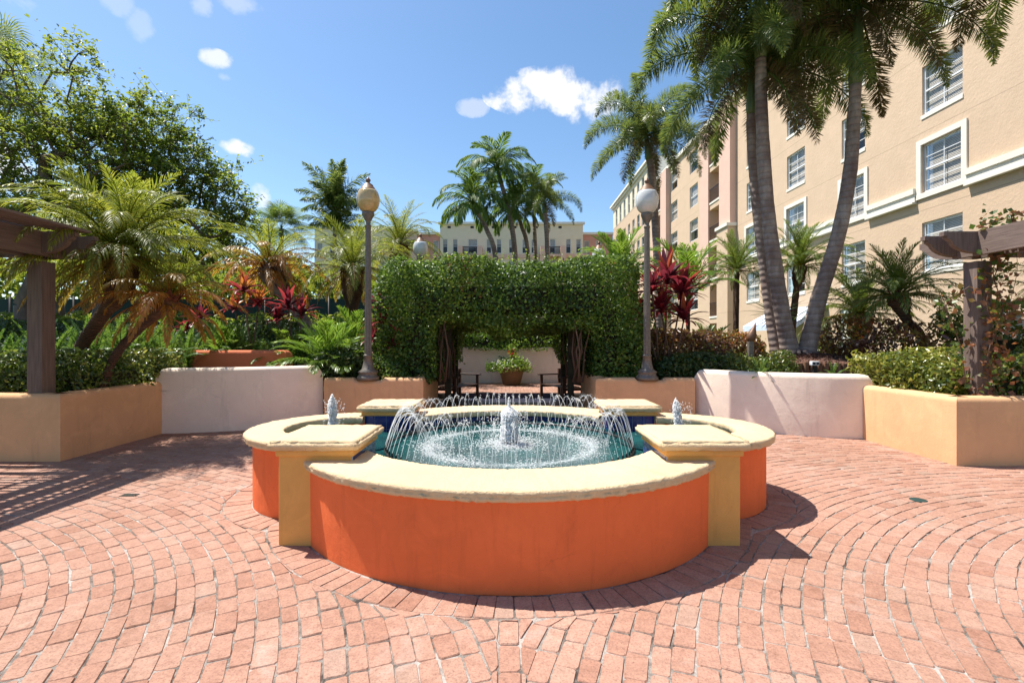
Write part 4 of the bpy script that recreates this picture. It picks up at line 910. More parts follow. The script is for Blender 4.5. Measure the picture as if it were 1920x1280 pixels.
# ------------------------------------------------------------ palms
def frond_mesh(name, mat, stem, L=2.0, elev=50, droop=80, pairs=40, ll=.45, lw=.03, fwd=45, vee=25, plum=0, sag=.6, t0=.12, tw=0, stemr=.014, side=0):
    """feather frond: arching rachis along +x, leaflets both sides bent by their weight; plum spreads them all round (foxtail)"""
    ns = 26; t = np.linspace(0, 1, ns); e = R(elev) - R(droop)*t**1.35; st = L/(ns-1)
    X = np.concatenate([[0], np.cumsum(np.cos(e[:-1])*st)]); Z = np.concatenate([[0], np.cumsum(np.sin(e[:-1])*st)]); Y = side*L*.12*t**2
    n = pairs*2; tt = np.repeat(np.linspace(t0, .995, pairs), 2) + rng.normal(0, .004, n); tt = np.clip(tt, 0, 1); sg = np.tile([1, -1], pairs)
    P = np.stack([np.interp(tt, t, X), np.interp(tt, t, Y), np.interp(tt, t, Z)], 1); ee = np.interp(tt, t, e)
    T = np.stack([np.cos(ee), 0*ee, np.sin(ee)], 1); U = np.stack([-np.sin(ee), 0*ee, np.cos(ee)], 1); S = np.stack([0*ee, sg, 0*ee], 1)
    ph = R(vee) + rng.normal(0, R(6), n) + (rng.uniform(-R(plum), R(plum), n) if plum else 0)
    fa = R(fwd) * (1 - .45*tt) + rng.normal(0, R(5), n) ; fa = R(90) - fa if False else fa
    d = T*np.cos(R(90)-R(0)-fa)[:, None]*1 if False else T*np.sin(R(90)-fa)[:, None]*0 + T*np.cos(np.pi/2 - fa)[:, None]*0 + T*np.cos(fa*0 + (np.pi/2 - (np.pi/2-fa)))[:, None]
    d = unit(T*np.cos(fa)[:, None] + (S*np.cos(ph)[:, None] + U*np.sin(ph)[:, None])*np.sin(fa)[:, None])
    l = (ll * (.45 + .55*np.sin(np.pi*np.clip(tt*.85 + .12, 0, 1))) * np.clip((1.12-tt)*3.2, .25, 1) * rng.uniform(.85, 1.1, n))[:, None]
    down = np.array([0, 0, -1.0]); d1 = unit(d + down*sag*.25); d2 = unit(d + down*sag*.9); d3 = unit(d + down*sag*1.7)
    p1 = P + d1*l*.35; p2 = p1 + d2*l*.35; p3 = p2 + d3*l*.3; w = unit(np.cross(d, U*np.sign(np.cos(ph))[:, None] + S*.3*0 + T*.01)); w = w + rng.normal(0, .25, (n, 3)); w = unit(w)*lw*.5
    V = np.stack([P, p1+w, p1-w, p2+w*.75, p2-w*.75, p3], 1).reshape(-1, 3); i = np.arange(n)[:, None]*6
    F3 = np.concatenate([i + np.array([[0, 2, 1]]), i + np.array([[1, 2, 4]]), i + np.array([[1, 4, 3]]), i + np.array([[3, 4, 5]])])
    va = np.repeat(np.clip(rng.normal(.5, .2, n), 0, 1), 6).reshape(-1, 6); va[:, 5] = np.clip(va[:, 5] + .15, 0, 1); va = va.ravel()
    # rachis, three sided
    rv = []; rf = []; b = len(V)
    for k in range(0, ns, 2):
        r = stemr*(1 - .85*t[k]) + .0015
        for a in (90, 210, 330): rv.append((X[k] - math.sin(e[k])*r*math.sin(R(a)), Y[k] + r*math.cos(R(a)), Z[k] + math.cos(e[k])*r*math.sin(R(a))))
        q = k//2
        if q:
            for c in range(3): a1, a2, a3, a4 = b+(q-1)*3+c, b+(q-1)*3+(c+1) % 3, b+q*3+(c+1) % 3, b+q*3+c; rf += [(a1, a2, a3), (a1, a3, a4)]
    V = np.concatenate([V, np.array(rv)]); Fa = np.concatenate([F3, np.array(rf)]); va = np.concatenate([va, np.full(len(rv), .6)])
    return quick(name, V, Fa, va, [mat, stem], np.concatenate([np.zeros(len(F3)), np.ones(len(rf))]))
def fan_mesh(mat, elev, pet=.7, n=34, ll=.7):
    e = R(elev); hub = np.array([math.cos(e)*pet, 0, math.sin(e)*pet]); a = np.linspace(-R(140), R(140), n) ; T = np.array([math.cos(e-.3), 0, math.sin(e-.3)]); S = np.array([0, 1., 0])
    d = np.cos(a)[:, None]*T + np.sin(a)[:, None]*S; l = ll*(1 - .25*np.abs(a)/R(140))[:, None]; P = np.repeat(hub[None], n, 0); w = unit(np.cross(d, np.cross(T, S)))*.015
    p1 = P + d*l*.6; p3 = P + d*l + np.array([0, 0, -.28])*l; V = np.stack([P, p1+w, p1-w, p3], 1).reshape(-1, 3); i = np.arange(n)[:, None]*4
    F3 = np.concatenate([i + np.array([[0, 2, 1]]), i + np.array([[1, 2, 3]])]); b = len(V); V = np.concatenate([V, np.array([[0, .012, 0], [0, -.012, 0], hub])]); F3 = np.concatenate([F3, [[b, b+1, b+2]]])
    return quick('frond', V, F3, np.concatenate([np.repeat(rng.uniform(0, 1, n), 4), [.5]*3]), mat)
def strap_mesh(mat, L, w, elev, droop, seg=5):
    t = np.linspace(0, 1, seg+1); e = R(elev) - R(droop)*t**1.4; X = np.concatenate([[0], np.cumsum(np.cos(e[:-1])*L/seg)]); Z = np.concatenate([[0], np.cumsum(np.sin(e[:-1])*L/seg)])
    W = w*np.array([.25, .75, 1, .85, .5, .02])[:seg+1] if seg == 5 else w*np.sin(np.pi*(t*.9+.08)); V = []; 
    for k in range(seg+1): V += [(X[k], W[k]/2, Z[k]+W[k]*.18), (X[k], 0, Z[k]), (X[k], -W[k]/2, Z[k]+W[k]*.18)]
    F4 = []
    for k in range(seg): b = k*3; F4 += [(b, b+1, b+4, b+3), (b+1, b+2, b+5, b+4)]
    v0 = rng.uniform(.1, .9); return quick('leaf', V, F4, np.clip(np.repeat(v0 + (t-.5)*.3, 3), 0, 1), mat)
FR = {}
def frset(key, specs):
    FR[key] = [[frond_mesh('frond', **sp) for _ in range(2)] for sp in specs]
def S_(mat, stem, **k): return dict(mat=mat, stem=stem, **k)
# frond sets run from young upright fronds to old drooping ones
frset('date', [S_('l_date', 'l_date', L=1.5, elev=80, droop=62, pairs=52, ll=.26, lw=.0125, sag=.3, vee=35, fwd=58), S_('l_date', 'l_date', L=1.8, elev=60, droop=98, pairs=58, ll=.30, lw=.0125, sag=.6, fwd=60),
               S_('l_date', 'l_date', L=1.85, elev=36, droop=98, pairs=58, ll=.31, lw=.0125, sag=.9, fwd=60), S_('l_date', 'l_dateo', L=1.7, elev=12, droop=82, pairs=56, ll=.30, lw=.0125, sag=1.1, fwd=60), S_('l_dateo', 'l_dateo', L=1.3, elev=-15, droop=60, pairs=44, ll=.24, lw=.012, sag=1.0, fwd=58)])
frset('dateo', [S_('l_date', 'l_date', L=1.1, elev=65, droop=70, pairs=40, ll=.22, lw=.0125, sag=.4), S_('l_dateo', 'l_dateo', L=1.2, elev=40, droop=85, pairs=42, ll=.25, lw=.016, sag=.7),
                S_('l_orange', 'l_orange', L=1.25, elev=18, droop=80, pairs=42, ll=.25, lw=.016, sag=.9), S_('l_orange', 'l_orange', L=1.1, elev=-15, droop=65, pairs=38, ll=.22, lw=.015, sag=.9)])
frset('dateg', [S_('l_dateg', 'l_date', L=1.3, elev=80, droop=55, pairs=42, ll=.23, lw=.0125, sag=.15, vee=35), S_('l_dateg', 'l_date', L=1.45, elev=58, droop=85, pairs=46, ll=.26, lw=.0125, sag=.45),
                S_('l_dateg', 'l_date', L=1.5, elev=34, droop=85, pairs=46, ll=.27, lw=.0125, sag=.7), S_('l_dateg', 'l_dateo', L=1.4, elev=8, droop=70, pairs=44, ll=.26, lw=.0125, sag=.9)])
FX = dict(lw=.023, fwd=88, vee=0, plum=165, sag=.14, t0=.1, stemr=.03)
frset('fox', [S_('l_fox', 'l_coco', L=2.9, elev=80, droop=100, pairs=260, ll=.42, **FX), S_('l_fox', 'l_coco', L=3.5, elev=55, droop=128, pairs=340, ll=.50, **FX),
              S_('l_fox', 'l_coco', L=3.5, elev=28, droop=116, pairs=340, ll=.50, **FX), S_('l_fox', 'l_coco', L=3.3, elev=2, droop=88, pairs=310, ll=.44, **FX), S_('l_foxb', 'l_coco', L=2.6, elev=-38, droop=50, pairs=240, ll=.40, **FX)])
frset('upr', [S_('l_fox', 'l_coco', L=2.4, elev=84, droop=30, pairs=90, ll=.55, lw=.05, fwd=62, vee=0, plum=60, sag=.5, t0=.12, stemr=.03), S_('l_fox', 'l_coco', L=2.5, elev=62, droop=50, pairs=90, ll=.6, lw=.05, fwd=62, vee=0, plum=60, sag=.5, t0=.12, stemr=.03), S_('l_fox', 'l_coco', L=2.3, elev=38, droop=55, pairs=90, ll=.6, lw=.05, fwd=62, vee=0, plum=60, sag=.6, t0=.12, stemr=.03), S_('l_fox', 'l_coco', L=1.9, elev=14, droop=50, pairs=80, ll=.5, lw=.05, fwd=62, vee=0, plum=60, sag=.6, t0=.12, stemr=.03)])
frset('coco', [S_('l_coco', 'l_coco', L=2.1, elev=78, droop=95, pairs=48, ll=.58, lw=.046, fwd=50, vee=20, sag=.35, t0=.16, stemr=.03), S_('l_coco', 'l_coco', L=2.4, elev=52, droop=120, pairs=52, ll=.66, lw=.046, fwd=52, vee=10, sag=.6, t0=.16, stemr=.03),
               S_('l_coco', 'l_coco', L=2.4, elev=26, droop=112, pairs=52, ll=.66, lw=.046, fwd=52, vee=0, sag=.9, t0=.16, stemr=.03), S_('l_coco', 'l_coco', L=2.2, elev=-2, droop=80, pairs=48, ll=.62, lw=.046, fwd=50, vee=-5, sag=1.1, t0=.16, stemr=.03)])
frset('areca', [S_('l_areca', 'l_areca', L=1.3, elev=84, droop=50, pairs=26, ll=.34, lw=.026, fwd=42, vee=30, sag=.2, t0=.28), S_('l_areca', 'l_areca', L=1.4, elev=68, droop=85, pairs=26, ll=.36, lw=.026, fwd=45, vee=25, sag=.3, t0=.28),
                S_('l_areca', 'l_areca', L=1.3, elev=45, droop=85, pairs=26, ll=.34, lw=.026, fwd=45, vee=20, sag=.4, t0=.25)])
frset('fern', [S_('l_fern', 'l_fern', L=.85, elev=86, droop=35, pairs=44, ll=.075, lw=.02, fwd=75, vee=5, sag=.1, t0=.08, stemr=.005), S_('l_fern', 'l_fern', L=.85, elev=68, droop=85, pairs=44, ll=.08, lw=.02, fwd=75, vee=0, sag=.2, t0=.08, stemr=.005), S_('l_fern', 'l_fern', L=.7, elev=42, droop=90, pairs=38, ll=.075, lw=.02, fwd=75, vee=0, sag=.2, t0=.08, stemr=.005)])
FR['fan'] = [[fan_mesh('l_dateg', e) for _ in range(2)] for e in (75, 45, 15, -15)]
FR['fand'] = [[fan_mesh('l_fox', e, 1.1, 34, 1.0) for _ in range(2)] for e in (75, 45, 15, -20, -45)]
FR['red'] = [[strap_mesh('l_red', .55*k, .095, e, d) for k in (1, .85, 1.1)] for e, d in ((80, 25), (58, 45), (35, 65), (8, 60))]
FR['redo'] = [[strap_mesh('l_redo', .5*k, .09, e, d) for k in (1, .85)] for e, d in ((80, 25), (58, 45))] + [[strap_mesh('l_red', .5, .11, e, d) for k in (1, .85)] for e, d in ((35, 65), (8, 60))]
FR['yucca'] = [[strap_mesh('l_yucca', .75*k, .045, e, 12) for k in (1, .85)] for e in (80, 55, 30, 5, -20)]
def crown(root, key, p, n, sc=1.0, name='frond', az0=None, maxc=None, skew=1.0, az_range=None, parent_loc=True):
    st = FR[key]; az = random.uniform(0, 6.28) if az0 is None else az0
    for i in range(n):
        c = min(len(st)-1, int(len(st) * (i/n)**skew)); me = random.choice(st[c]); a = az + i*2.39996 + random.uniform(-.15, .15)
        if az_range: a = R(random.uniform(*az_range))
        q = sc*random.uniform(.88, 1.08); o = link(name, me, root, Vector(p) - root.location, (random.uniform(-.12, .12), random.uniform(-.10, .10), a), q)
        o.location.z += random.uniform(-.05, .03)*sc
def bez(pts, n=24):
    P = [Vector(p) for p in pts]; P = [P[0]*2-P[1]] + P + [P[-1]*2-P[-2]]; out = []
    m = len(P)-3
    for s in range(m):
        for i in range(n//m + 1):
            t = i/(n//m + 1); a, b, c, d = P[s:s+4]; out.append(.5*((2*b) + (c-a)*t + (2*a-5*b+4*c-d)*t*t + (3*b-a-3*c+d)*t**3))
    return out + [P[-2]]
def palm(label, kind, path, r0, r1, n, sc=1.0, group=None, tm='palm_grey', shaft=0, boots=0, name=None, skew=1.0, flare=1.0, az0=None, cat='palm tree', rings=None):
    base = Vector(path[0]); root = thing(name or 'palm_tree', label, cat, base, 0, group); pts = bez(path); m = len(pts)
    mb = MB(); rad = []
    for i in range(m):
        t = i/(m-1); r = r0 + (r1-r0)*t; r *= 1 + (flare-1)*math.exp(-t*14)
        if boots and t > 1 - boots: r *= 1 + 1.0*math.sin((t-1+boots)/boots*math.pi*.62)
        rad.append(r*(1 + random.gauss(0, .02 if tm == 'palm_grey' else .05)))
    dense = []; dr = []
    for i in range(m-1):
        for k in range(3): dense.append(pts[i].lerp(pts[i+1], k/3) - base); dr.append((rad[i]*(1-k/3) + rad[i+1]*k/3)*(1 + (.014 if (i*3+k) % 2 else 0)))
    dense.append(pts[-1] - base); dr.append(rad[-1]); mb.tube(dense, dr, 14); mb.build('trunk', tm, root)
    top = pts[-1]; d = (pts[-1]-pts[-2]).normalized()
    if boots:
        mb = MB(); L = (pts[-1]-pts[0]).length*boots
        for i in range(110):
            t = random.random(); k = (m-1)*(1 - boots*t*.95); j = int(min(k, m-2)); c = pts[j].lerp(pts[j+1], k-j) - base; a = random.uniform(0, 6.28); rr = rad[j]*.95
            u = Vector((math.cos(a), math.sin(a), 0)); c = c + u*rr; w = Vector((-u.y, u.x, 0))*.022; tip = c + u*.06 + d*.11 + Vector((0, 0, random.uniform(0, .04))); mb.add([c-w-d*.03, c+w-d*.03, tip+w*.4, tip-w*.4], [(0, 1, 2, 3)], 0, random.random())
        tag(mb.build('old_leaf_bases', 'boots', root), kind='stuff')
    if shaft:
        a, b = top - base, top + d*shaft - base; mb = MB(); mb.tube([a.lerp(b, k/8) for k in range(9)], [r1*1.05, r1*1.28, r1*1.22, r1*1.12, r1*1.0, r1*.9, r1*.8, r1*.7, r1*.5], 14); mb.build('crownshaft', 'crownshaft', root); top = top + d*shaft
    crown(root, kind, top, n, sc, skew=skew, az0=az0)
    return root
def sh(px, py, D_): return at(px, py, D_)
# left garden
palm('leaning pygmy date palm with big yellow green crown beside the left timber post', 'date', [(F(125, 7.3), 7.3, .72), sh(150, 655, 7.3), sh(185, 600, 7.25), sh(222, 545, 7.2), sh(228, 478, 7.2)], .08, .105, 104, .98, tm='palm_brown', boots=.42)
L1 = [o for o in COL.objects if o.get('label', '').startswith('leaning pygmy')][0]
crown(L1, 'date', sh(222, 482, 7.15), 12, 1.0, az_range=(196, 262), skew=.9)
palm('smaller leaning date palm with orange dying fronds right of the big one', 'dateo', [(F(188, 7.0), 7.0, .72), sh(215, 668, 7.0), sh(262, 615, 7.0), sh(302, 582, 7.0), sh(312, 560, 7.0)], .05, .075, 34, .92, tm='palm_brown', boots=.25)
palm('thick stemmed date palm with olive fronds above the red cordylines', 'dateo', [(F(610, 12), 12, .9), sh(585, 625, 12), sh(550, 575, 12), sh(520, 530, 12), sh(505, 500, 12)], .13, .16, 46, 1.35, tm='palm_grey', boots=.4)
palm('date palm with golden drooping fronds just left of the amber lamp post', 'date', [(F(655, 12.4), 12.4, .9), sh(660, 580, 12.4), sh(660, 505, 12.4)], .12, .15, 54, 1.08, tm='palm_brown', boots=.5)
palm('bushy date palm with yellow green fronds behind the amber lamp post', 'date', [(F(748, 16), 16, .7), sh(748, 460, 16)], .12, .15, 44, 1.1, tm='palm_brown', boots=.3)
palm('distant fan palm left of the dark feathery palm', 'fan', [(F(527, 24), 24, .3), sh(527, 430, 24)], .12, .11, 34, 1.25)
palm('dark fan palm poking above the big tree at the top left corner', 'fand', [(F(-60, 15.5), 15.5, .3), sh(-20, 130, 15.5)], .16, .14, 46, 1.0)
up_ = palm('tall dark feathery palm standing alone left of the amber lamp post', 'upr', [(F(625, 26), 26, .3), sh(628, 385, 26)], .14, .10, 22, 1.0)
crown(up_, 'upr', sh(628, 425, 26), 18, .85, skew=.8)
# three Christmas palms and a foxtail in front of the far building
palm('tallest coconut like palm in the middle over the hedge arch', 'coco', [(F(968, 24), 24, .3), sh(966, 490, 24), sh(955, 400, 24), sh(940, 345, 24)], .15, .10, 26, 1.05, shaft=.75, group=None, tm='palm_grey')
palm('left and lower of the coconut like palms over the hedge arch', 'coco', [(F(945, 23), 23, .3), sh(930, 490, 23), sh(912, 430, 23), sh(897, 402, 23)], .13, .10, 24, .95, shaft=.6, tm='palm_grey')
palm('small coconut like palm tucked behind the tallest one over the hedge arch', 'coco', [(F(995, 25), 25, .3), sh(990, 480, 25), sh(978, 425, 25), sh(972, 410, 25)], .12, .09, 22, .95, shaft=.6, tm='palm_grey')
palm('coconut like palm with its head just right of the tallest one over the hedge arch', 'coco', [(F(1010, 26), 26, .3), sh(1004, 480, 26), sh(1000, 380, 26)], .12, .09, 20, .9, shaft=.6, tm='palm_grey')
palm('straight foxtail palm rightmost of the group over the hedge arch', 'fox', [(F(1026, 23), 23, .3), sh(1026, 480, 23), sh(1022, 400, 23)], .12, .10, 16, .66, shaft=.6, tm='palm_grey', skew=1.2)
# right garden: the big foxtails
T1 = [(BX-.18, BY, 1.14), sh(1462, 560, 10.35), sh(1438, 380, 10.4), sh(1428, 210, 10.4), sh(1426, 110, 10.4)]
palm('tall foxtail palm with the straight grey trunk rising from the mulch bed', 'fox', T1, .17, .11, 31, 1.0, tm='palm_grey', shaft=2.0, flare=1.25, cat='palm tree')
T2 = [(BX-.30, BY+.32, 1.1), sh(1440, 560, 10.8), sh(1418, 380, 10.9), sh(1408, 250, 10.9), sh(1408, 215, 10.9)]
palm('slimmer foxtail palm close behind the straight trunk in the mulch bed', 'fox', T2, .12, .085, 24, .92, tm='palm_grey', shaft=1.1, flare=1.2)
T3 = [(BX+.06, BY-.08, 1.1), sh(1535, 560, 10.25), sh(1572, 440, 10.2), sh(1594, 320, 10.2), sh(1601, 220, 10.2), sh(1604, 160, 10.2)]
palm('foxtail palm with the curved trunk leaning right from the mulch bed', 'fox', T3, .16, .11, 28, .90, tm='palm_grey', shaft=1.7, flare=1.25)
mb = MB(); vs = []
rt = thing('root_mass', 'knotted grey root flare at the foot of the palm trunks', 'roots', (BX-.05, BY, 1.20))
for k in range(26):
    a = 2*math.pi*k/26 + random.uniform(-.1, .1); L = random.uniform(.28, .5); p0 = Vector((.12*math.cos(a), .08*math.sin(a), .14)); mb.tube([p0, p0 + Vector((L*.5*math.cos(a), L*.5*math.sin(a), -.06)), p0 + Vector((L*math.cos(a), L*math.sin(a), -.26))], [.07, .045, .02], 6)
mb.build('roots', 'palm_grey', rt)
palm('foxtail palm outside the right edge whose fronds hang into the top right corner', 'fox', [(9.6, 8.3, .7), (9.5, 8.3, 4), (9.35, 8.3, 8.0)], .18, .13, 22, .9, tm='palm_grey', shaft=1.1)
palm('foxtail palm standing behind the white globed lamp post', 'fox', [(F(1238, 18), 18, .3), sh(1232, 480, 18), sh(1222, 330, 18), sh(1218, 300, 18)], .15, .12, 24, .85, tm='palm_grey', shaft=.9)
palm('young bright green palm right of the hedge arch top', 'areca', [(F(1165, 13.5), 13.5, .6), sh(1165, 530, 13.5)], .06, .05, 26, 1.25, tm='palm_brown')
palm('airy palm with greyish upright fronds behind the red cordyline', 'areca', [(F(1290, 13), 13, .6), sh(1290, 560, 13)], .06, .05, 22, 1.35, tm='palm_brown')
palm('small date palm on a slender ringed trunk left of the tall trunks', 'dateg', [(F(1380, 14.5), 14.5, .6), sh(1380, 600, 14.5), sh(1381, 508, 14.5)], .085, .08, 46, 1.05, tm='palm_brown')
palm('small date palm seen between the two tall leaning trunks', 'dateg', [(F(1480, 14), 14, .6), sh(1490, 570, 14), sh(1500, 500, 14)], .09, .09, 54, 1.15, tm='palm_brown', boots=.3)
palm('low date palm close behind the curved trunk in front of the building', 'dateg', [(F(1610, 12), 12, .6), sh(1612, 590, 12)], .11, .13, 52, 1.1, tm='palm_brown', boots=.5)
palm('date palm with a trunk leaning left in front of the building', 'dateg', [(F(1752, 9.8), 9.8, .7), sh(1728, 632, 9.8), sh(1700, 600, 9.8), sh(1682, 556, 9.8)], .075, .09, 56, .98, tm='palm_brown', boots=.25)
palm('palm at the right edge with only its yellow green frond tips in view', 'date', [(F(1990, 8.4), 8.4, .7), sh(1990, 560, 8.4)], .08, .1, 30, .9, tm='palm_brown')
palm('spiky dark yucca behind the base of the tall palm trunks', 'yucca', [(F(1455, 12), 12, .7), sh(1452, 630, 12), sh(1455, 590, 12)], .06, .06, 80, 1.1, tm='palm_brown', name='yucca', cat='plant')

def multi(label, kind, name, cat, spots, n, sc, stems=True, group=None):
    root = thing(name, label, cat, spots[0][0], 0, group)
    for a, b, k in spots:
        a, b = Vector(a), Vector(b)
        if stems: mb = MB(); mb.tube([a-root.location, (a+b)/2-root.location + Vector((.03, .02, 0)), b-root.location], [.018, .016, .014], 6); mb.build('stem', 'twig', root)
        crown(root, kind, b, n, sc*k, name='leaf' if kind in ('red', 'redo') else 'frond')
    return root
def cordy(label, kind, base, heads, D_, n=30, sc=1.0):
    b = Vector((F(base[0], D_), D_, .72)); multi(label, kind, 'cordyline', 'red plant', [(b + Vector((random.uniform(-.15, .15), random.uniform(-.1, .1), 0)), sh(px, py, D_ + random.uniform(-.25, .25)), k) for px, py, k in heads], n, sc)
cordy('large dark red cordyline right of the white globed lamp post', 'red', (1252, 700), [(1250, 530, 1.25), (1278, 552, 1.1), (1222, 545, .9), (1240, 585, 1.0), (1282, 600, .9), (1205, 590, .7)], 9.6, 40, 1.05)
cordy('orange red cordyline in front of the thick stemmed palm', 'redo', (470, 660), [(455, 548, 1.0), (485, 570, .9), (440, 580, .8)], 10.5, 26, 1.0)
cordy('crimson cordyline at the centre of the left garden', 'red', (545, 640), [(540, 575, 1.0), (565, 592, .9), (520, 600, .8)], 10.8, 26, 1.0)
cordy('pink and crimson cordyline between the amber lamp post and the hedge', 'red', (712, 700), [(712, 575, .8), (718, 610, .9), (700, 635, .7), (735, 650, .6)], 9.5, 24, .85)
cordy('dark maroon cordyline low between the leaning palms', 'red', (370, 660), [(372, 602, .8), (350, 620, .7)], 11.0, 22, .9)
def areca(label, px, D_, n, sc, py=705): palm(label, 'areca', [(F(px, D_), D_, .68), (F(px, D_), D_, .82)], .04, .03, n, sc, tm='palm_brown', name='areca_palm', cat='small palm')
areca('bright green areca palm clump left of the amber lamp post', 612, 9.6, 34, .95); areca('bright green areca palm clump nearest the lamp post foot', 655, 9.4, 30, .62)
areca('bright green areca palm clump behind the terracotta wall end', 545, 10.6, 30, .85); areca('bright green areca palm among the ferns behind the terracotta wall', 425, 10.8, 26, .95)
areca('lush areca palm behind the clump left of the amber lamp post', 665, 11.2, 30, 1.15)
areca('fresh areca palm at the right end of the croton hedge', 1330, 12.6, 22, .95)
def fern(px, D_, n, sc, label, z=.7, group='sword ferns in the left garden'):
    root = thing('fern', label, 'fern', (F(px, D_), D_, z), 0, group); crown(root, 'fern', root.location, n, sc)
for i, (px, D_) in enumerate([(10, 8.1), (55, 9.0), (120, 9.2), (170, 8.8), (215, 9.4), (255, 8.7), (300, 9.2), (345, 10.5), (385, 10.7), (430, 10.6), (40, 10.4), (180, 10.6), (330, 10.8), (250, 10.9), (110, 11.2), (400, 11.4), (480, 11.6), (20, 12), (85, 8.2), (150, 10.0), (280, 10.2), (310, 10.2), (230, 8.2), (350, 9.9), (460, 10.7), (60, 11), (200, 11.8), (-30, 9.5), (-60, 8.5)]):
    fern(px, D_, 30, random.uniform(1.1, 1.5), 'tall green sword fern among the ferns behind the left shrubs')
fern(1425, 8.15, 22, .5, 'bright small fern at the left of the log edging', .84, None); fern(1562, 8.0, 14, .42, 'bright small fern at the right of the log edging', .84, None); fern(1662, 8.0, 24, .5, 'green fern at the right end of the cream wall', .7, None)
fern(1700, 7.7, 22, .45, 'small fern under the yellow green shrub', .68, None)

# ------------------------------------------------------------ shrubs and hedges
def shrub(label, px, D_, rx, ry, z0, z1, n, size, mat, ratio=.5, **k):
    x = F(px, D_); c = (x, D_, (z0+z1)/2); hz = (z1-z0)/2
    return clump(k.pop('name', 'shrub'), label, k.pop('cat', 'shrub'), ell(c, (rx, ry, hz)), (x-rx*1.15, D_-ry*1.15, z0-.05), (x+rx*1.15, D_+ry*1.15, z1+.15), n, size, mat, ratio, core=[(x-rx*.55, x+rx*.55, D_-ry*.5, D_+ry*.5, z0, z0+(z1-z0)*.62)], **k)
# the clipped arch
HX0, HX1, HY0, HY1 = -2.50, 2.58, 9.15, 12.2
hs = union(rbox((HX0, HY0, 1.78), (HX1, HY1, 3.08), .42), rbox((HX0, HY0, .74), (-1.42, HY1, 2.3), .14), rbox((1.52, HY0, .74), (HX1, HY1, 2.3), .14))
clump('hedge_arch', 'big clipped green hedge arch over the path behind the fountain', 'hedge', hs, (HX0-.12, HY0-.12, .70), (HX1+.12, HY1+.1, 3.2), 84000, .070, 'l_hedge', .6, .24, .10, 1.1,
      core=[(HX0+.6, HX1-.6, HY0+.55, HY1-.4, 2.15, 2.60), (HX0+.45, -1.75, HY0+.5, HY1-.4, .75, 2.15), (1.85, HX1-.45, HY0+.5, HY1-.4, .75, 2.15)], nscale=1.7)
ha = bpy.data.objects['hedge_arch']
for sx in (-1, 1):
    for y in (10.2, 11.6):
        mb = MB(); mb.box(sx*1.30-.06, sx*1.30+.06, y, y+.12, 0, 2.2); mb.build('post', 'hedgecore', ha, loc=-ha.location)
    mb = MB()
    for k in range(16):
        y = random.uniform(9.4, 11.9); x = sx*(1.35 + random.uniform(-.1, .12)); mb.tube([(x, y, .7), (x + random.gauss(0, .08), y + random.gauss(0, .08), 1.3), (x + random.gauss(0, .1), y + random.gauss(0, .15), 1.95)], [.022, .018, .012], 5)
    tag(mb.build('vine_stems', 'twig', ha, loc=-ha.location), kind='stuff')
P, nr = sdf_points(union(rbox((-1.45, 11.2, 1.0), (-1.1, 12.2, 2.0), .1), rbox((1.15, 11.2, 1.0), (1.5, 12.2, 2.0), .1)), (-1.6, 11, .9), (1.6, 12.3, 2.1), 3600, .2, .12); V, Fc, va = leaves(P, nr, .06, .6)
tag(link('hanging_foliage', quick('foliage', V, Fc, va, 'l_hedge'), ha, -ha.location), kind='stuff')
P = np.stack([rng.uniform(HX0+.2, HX1-.2, 420), rng.uniform(HY0+.1, HY1, 420), rng.uniform(3.05, 3.12, 420)], 1); P = np.repeat(P, 5, 0) + rng.normal(0, .022, (2100, 3)) + np.tile(np.linspace(0, .13, 5), 420)[:, None]*np.array([0, 0, 1.])
V, Fc, va = leaves(P, P*0 + np.array([0, -.4, 1.]), .055, .5, .9, 0, rng.uniform(.6, 1, 2100)); tag(link('young_shoots', quick('foliage', V, Fc, va, 'l_areca'), ha, -ha.location), kind='stuff')
# front shrubs, left bed
def sbox(label, lo, hi, n, size, mat, rad=.22, rough=.12, name='shrub', cat='shrub', ratio=.5, stems=None, **k):
    return clump(name, label, cat, rbox(lo, hi, rad), tuple(np.array(lo)-.15), tuple(np.array(hi)+.15), n, size, mat, ratio, .35, rough, core=[(lo[0]+.3, hi[0]-.3, lo[1]+.25, hi[1]-.2, lo[2], lo[2]+(hi[2]-lo[2])*.6)] if hi[0]-lo[0] > .8 else None, stems=stems, **k)
sbox('variegated green shrub at the far left behind the timber post', (-9.2, 6.5, .70), (-6.2, 7.5, 1.30), 7000, .085, 'l_shrub')
sbox('variegated low shrub filling the left bed beside the leaning palms', (-7.0, 6.5, .70), (-5.80, 8.7, 1.24), 7500, .075, 'l_shrub', rough=.1)
shrub('rounded dark green shrub below the areca palm left of the lamp post', 640, 9.35, .62, .4, .70, 1.45, 6000, .065, 'l_dark', .6)
shrub('fine leaved green shrub just left of the hedge arch foot', 728, 9.25, .35, .35, .70, 1.3, 3000, .06, 'l_hedge', .6)
sbox('dense green undergrowth rising at the back of the left garden', (-14, 11.8, .6), (-3.0, 14.0, 1.9), 17000, .13, 'l_dark', .4, .25, name='undergrowth', kind='stuff')
sbox('leafy green hedge in front of the mesh fence', (-26, 15.2, .6), (-3.6, 16.8, 2.3), 18000, .17, 'l_tree', .5, .3, name='undergrowth', kind='stuff')
sbox('dense planting beyond the palms behind the arch on the left', (-14, 19.5, .2), (-3.0, 21.5, 4.2), 15000, .25, 'l_tree', .7, .45, name='undergrowth', kind='stuff')
sbox('mass of trees far beyond the mesh fence on the left', (-52, 30, .2), (-14, 36, 7.0), 16000, .55, 'l_tree', .9, .9, name='undergrowth', kind='stuff')
sbox('leafy garden beyond the pale wall under the far palms', (-3.5, 19, .2), (6.5, 22, 3.2), 12000, .22, 'l_shrub', .7, .4, name='undergrowth', kind='stuff')
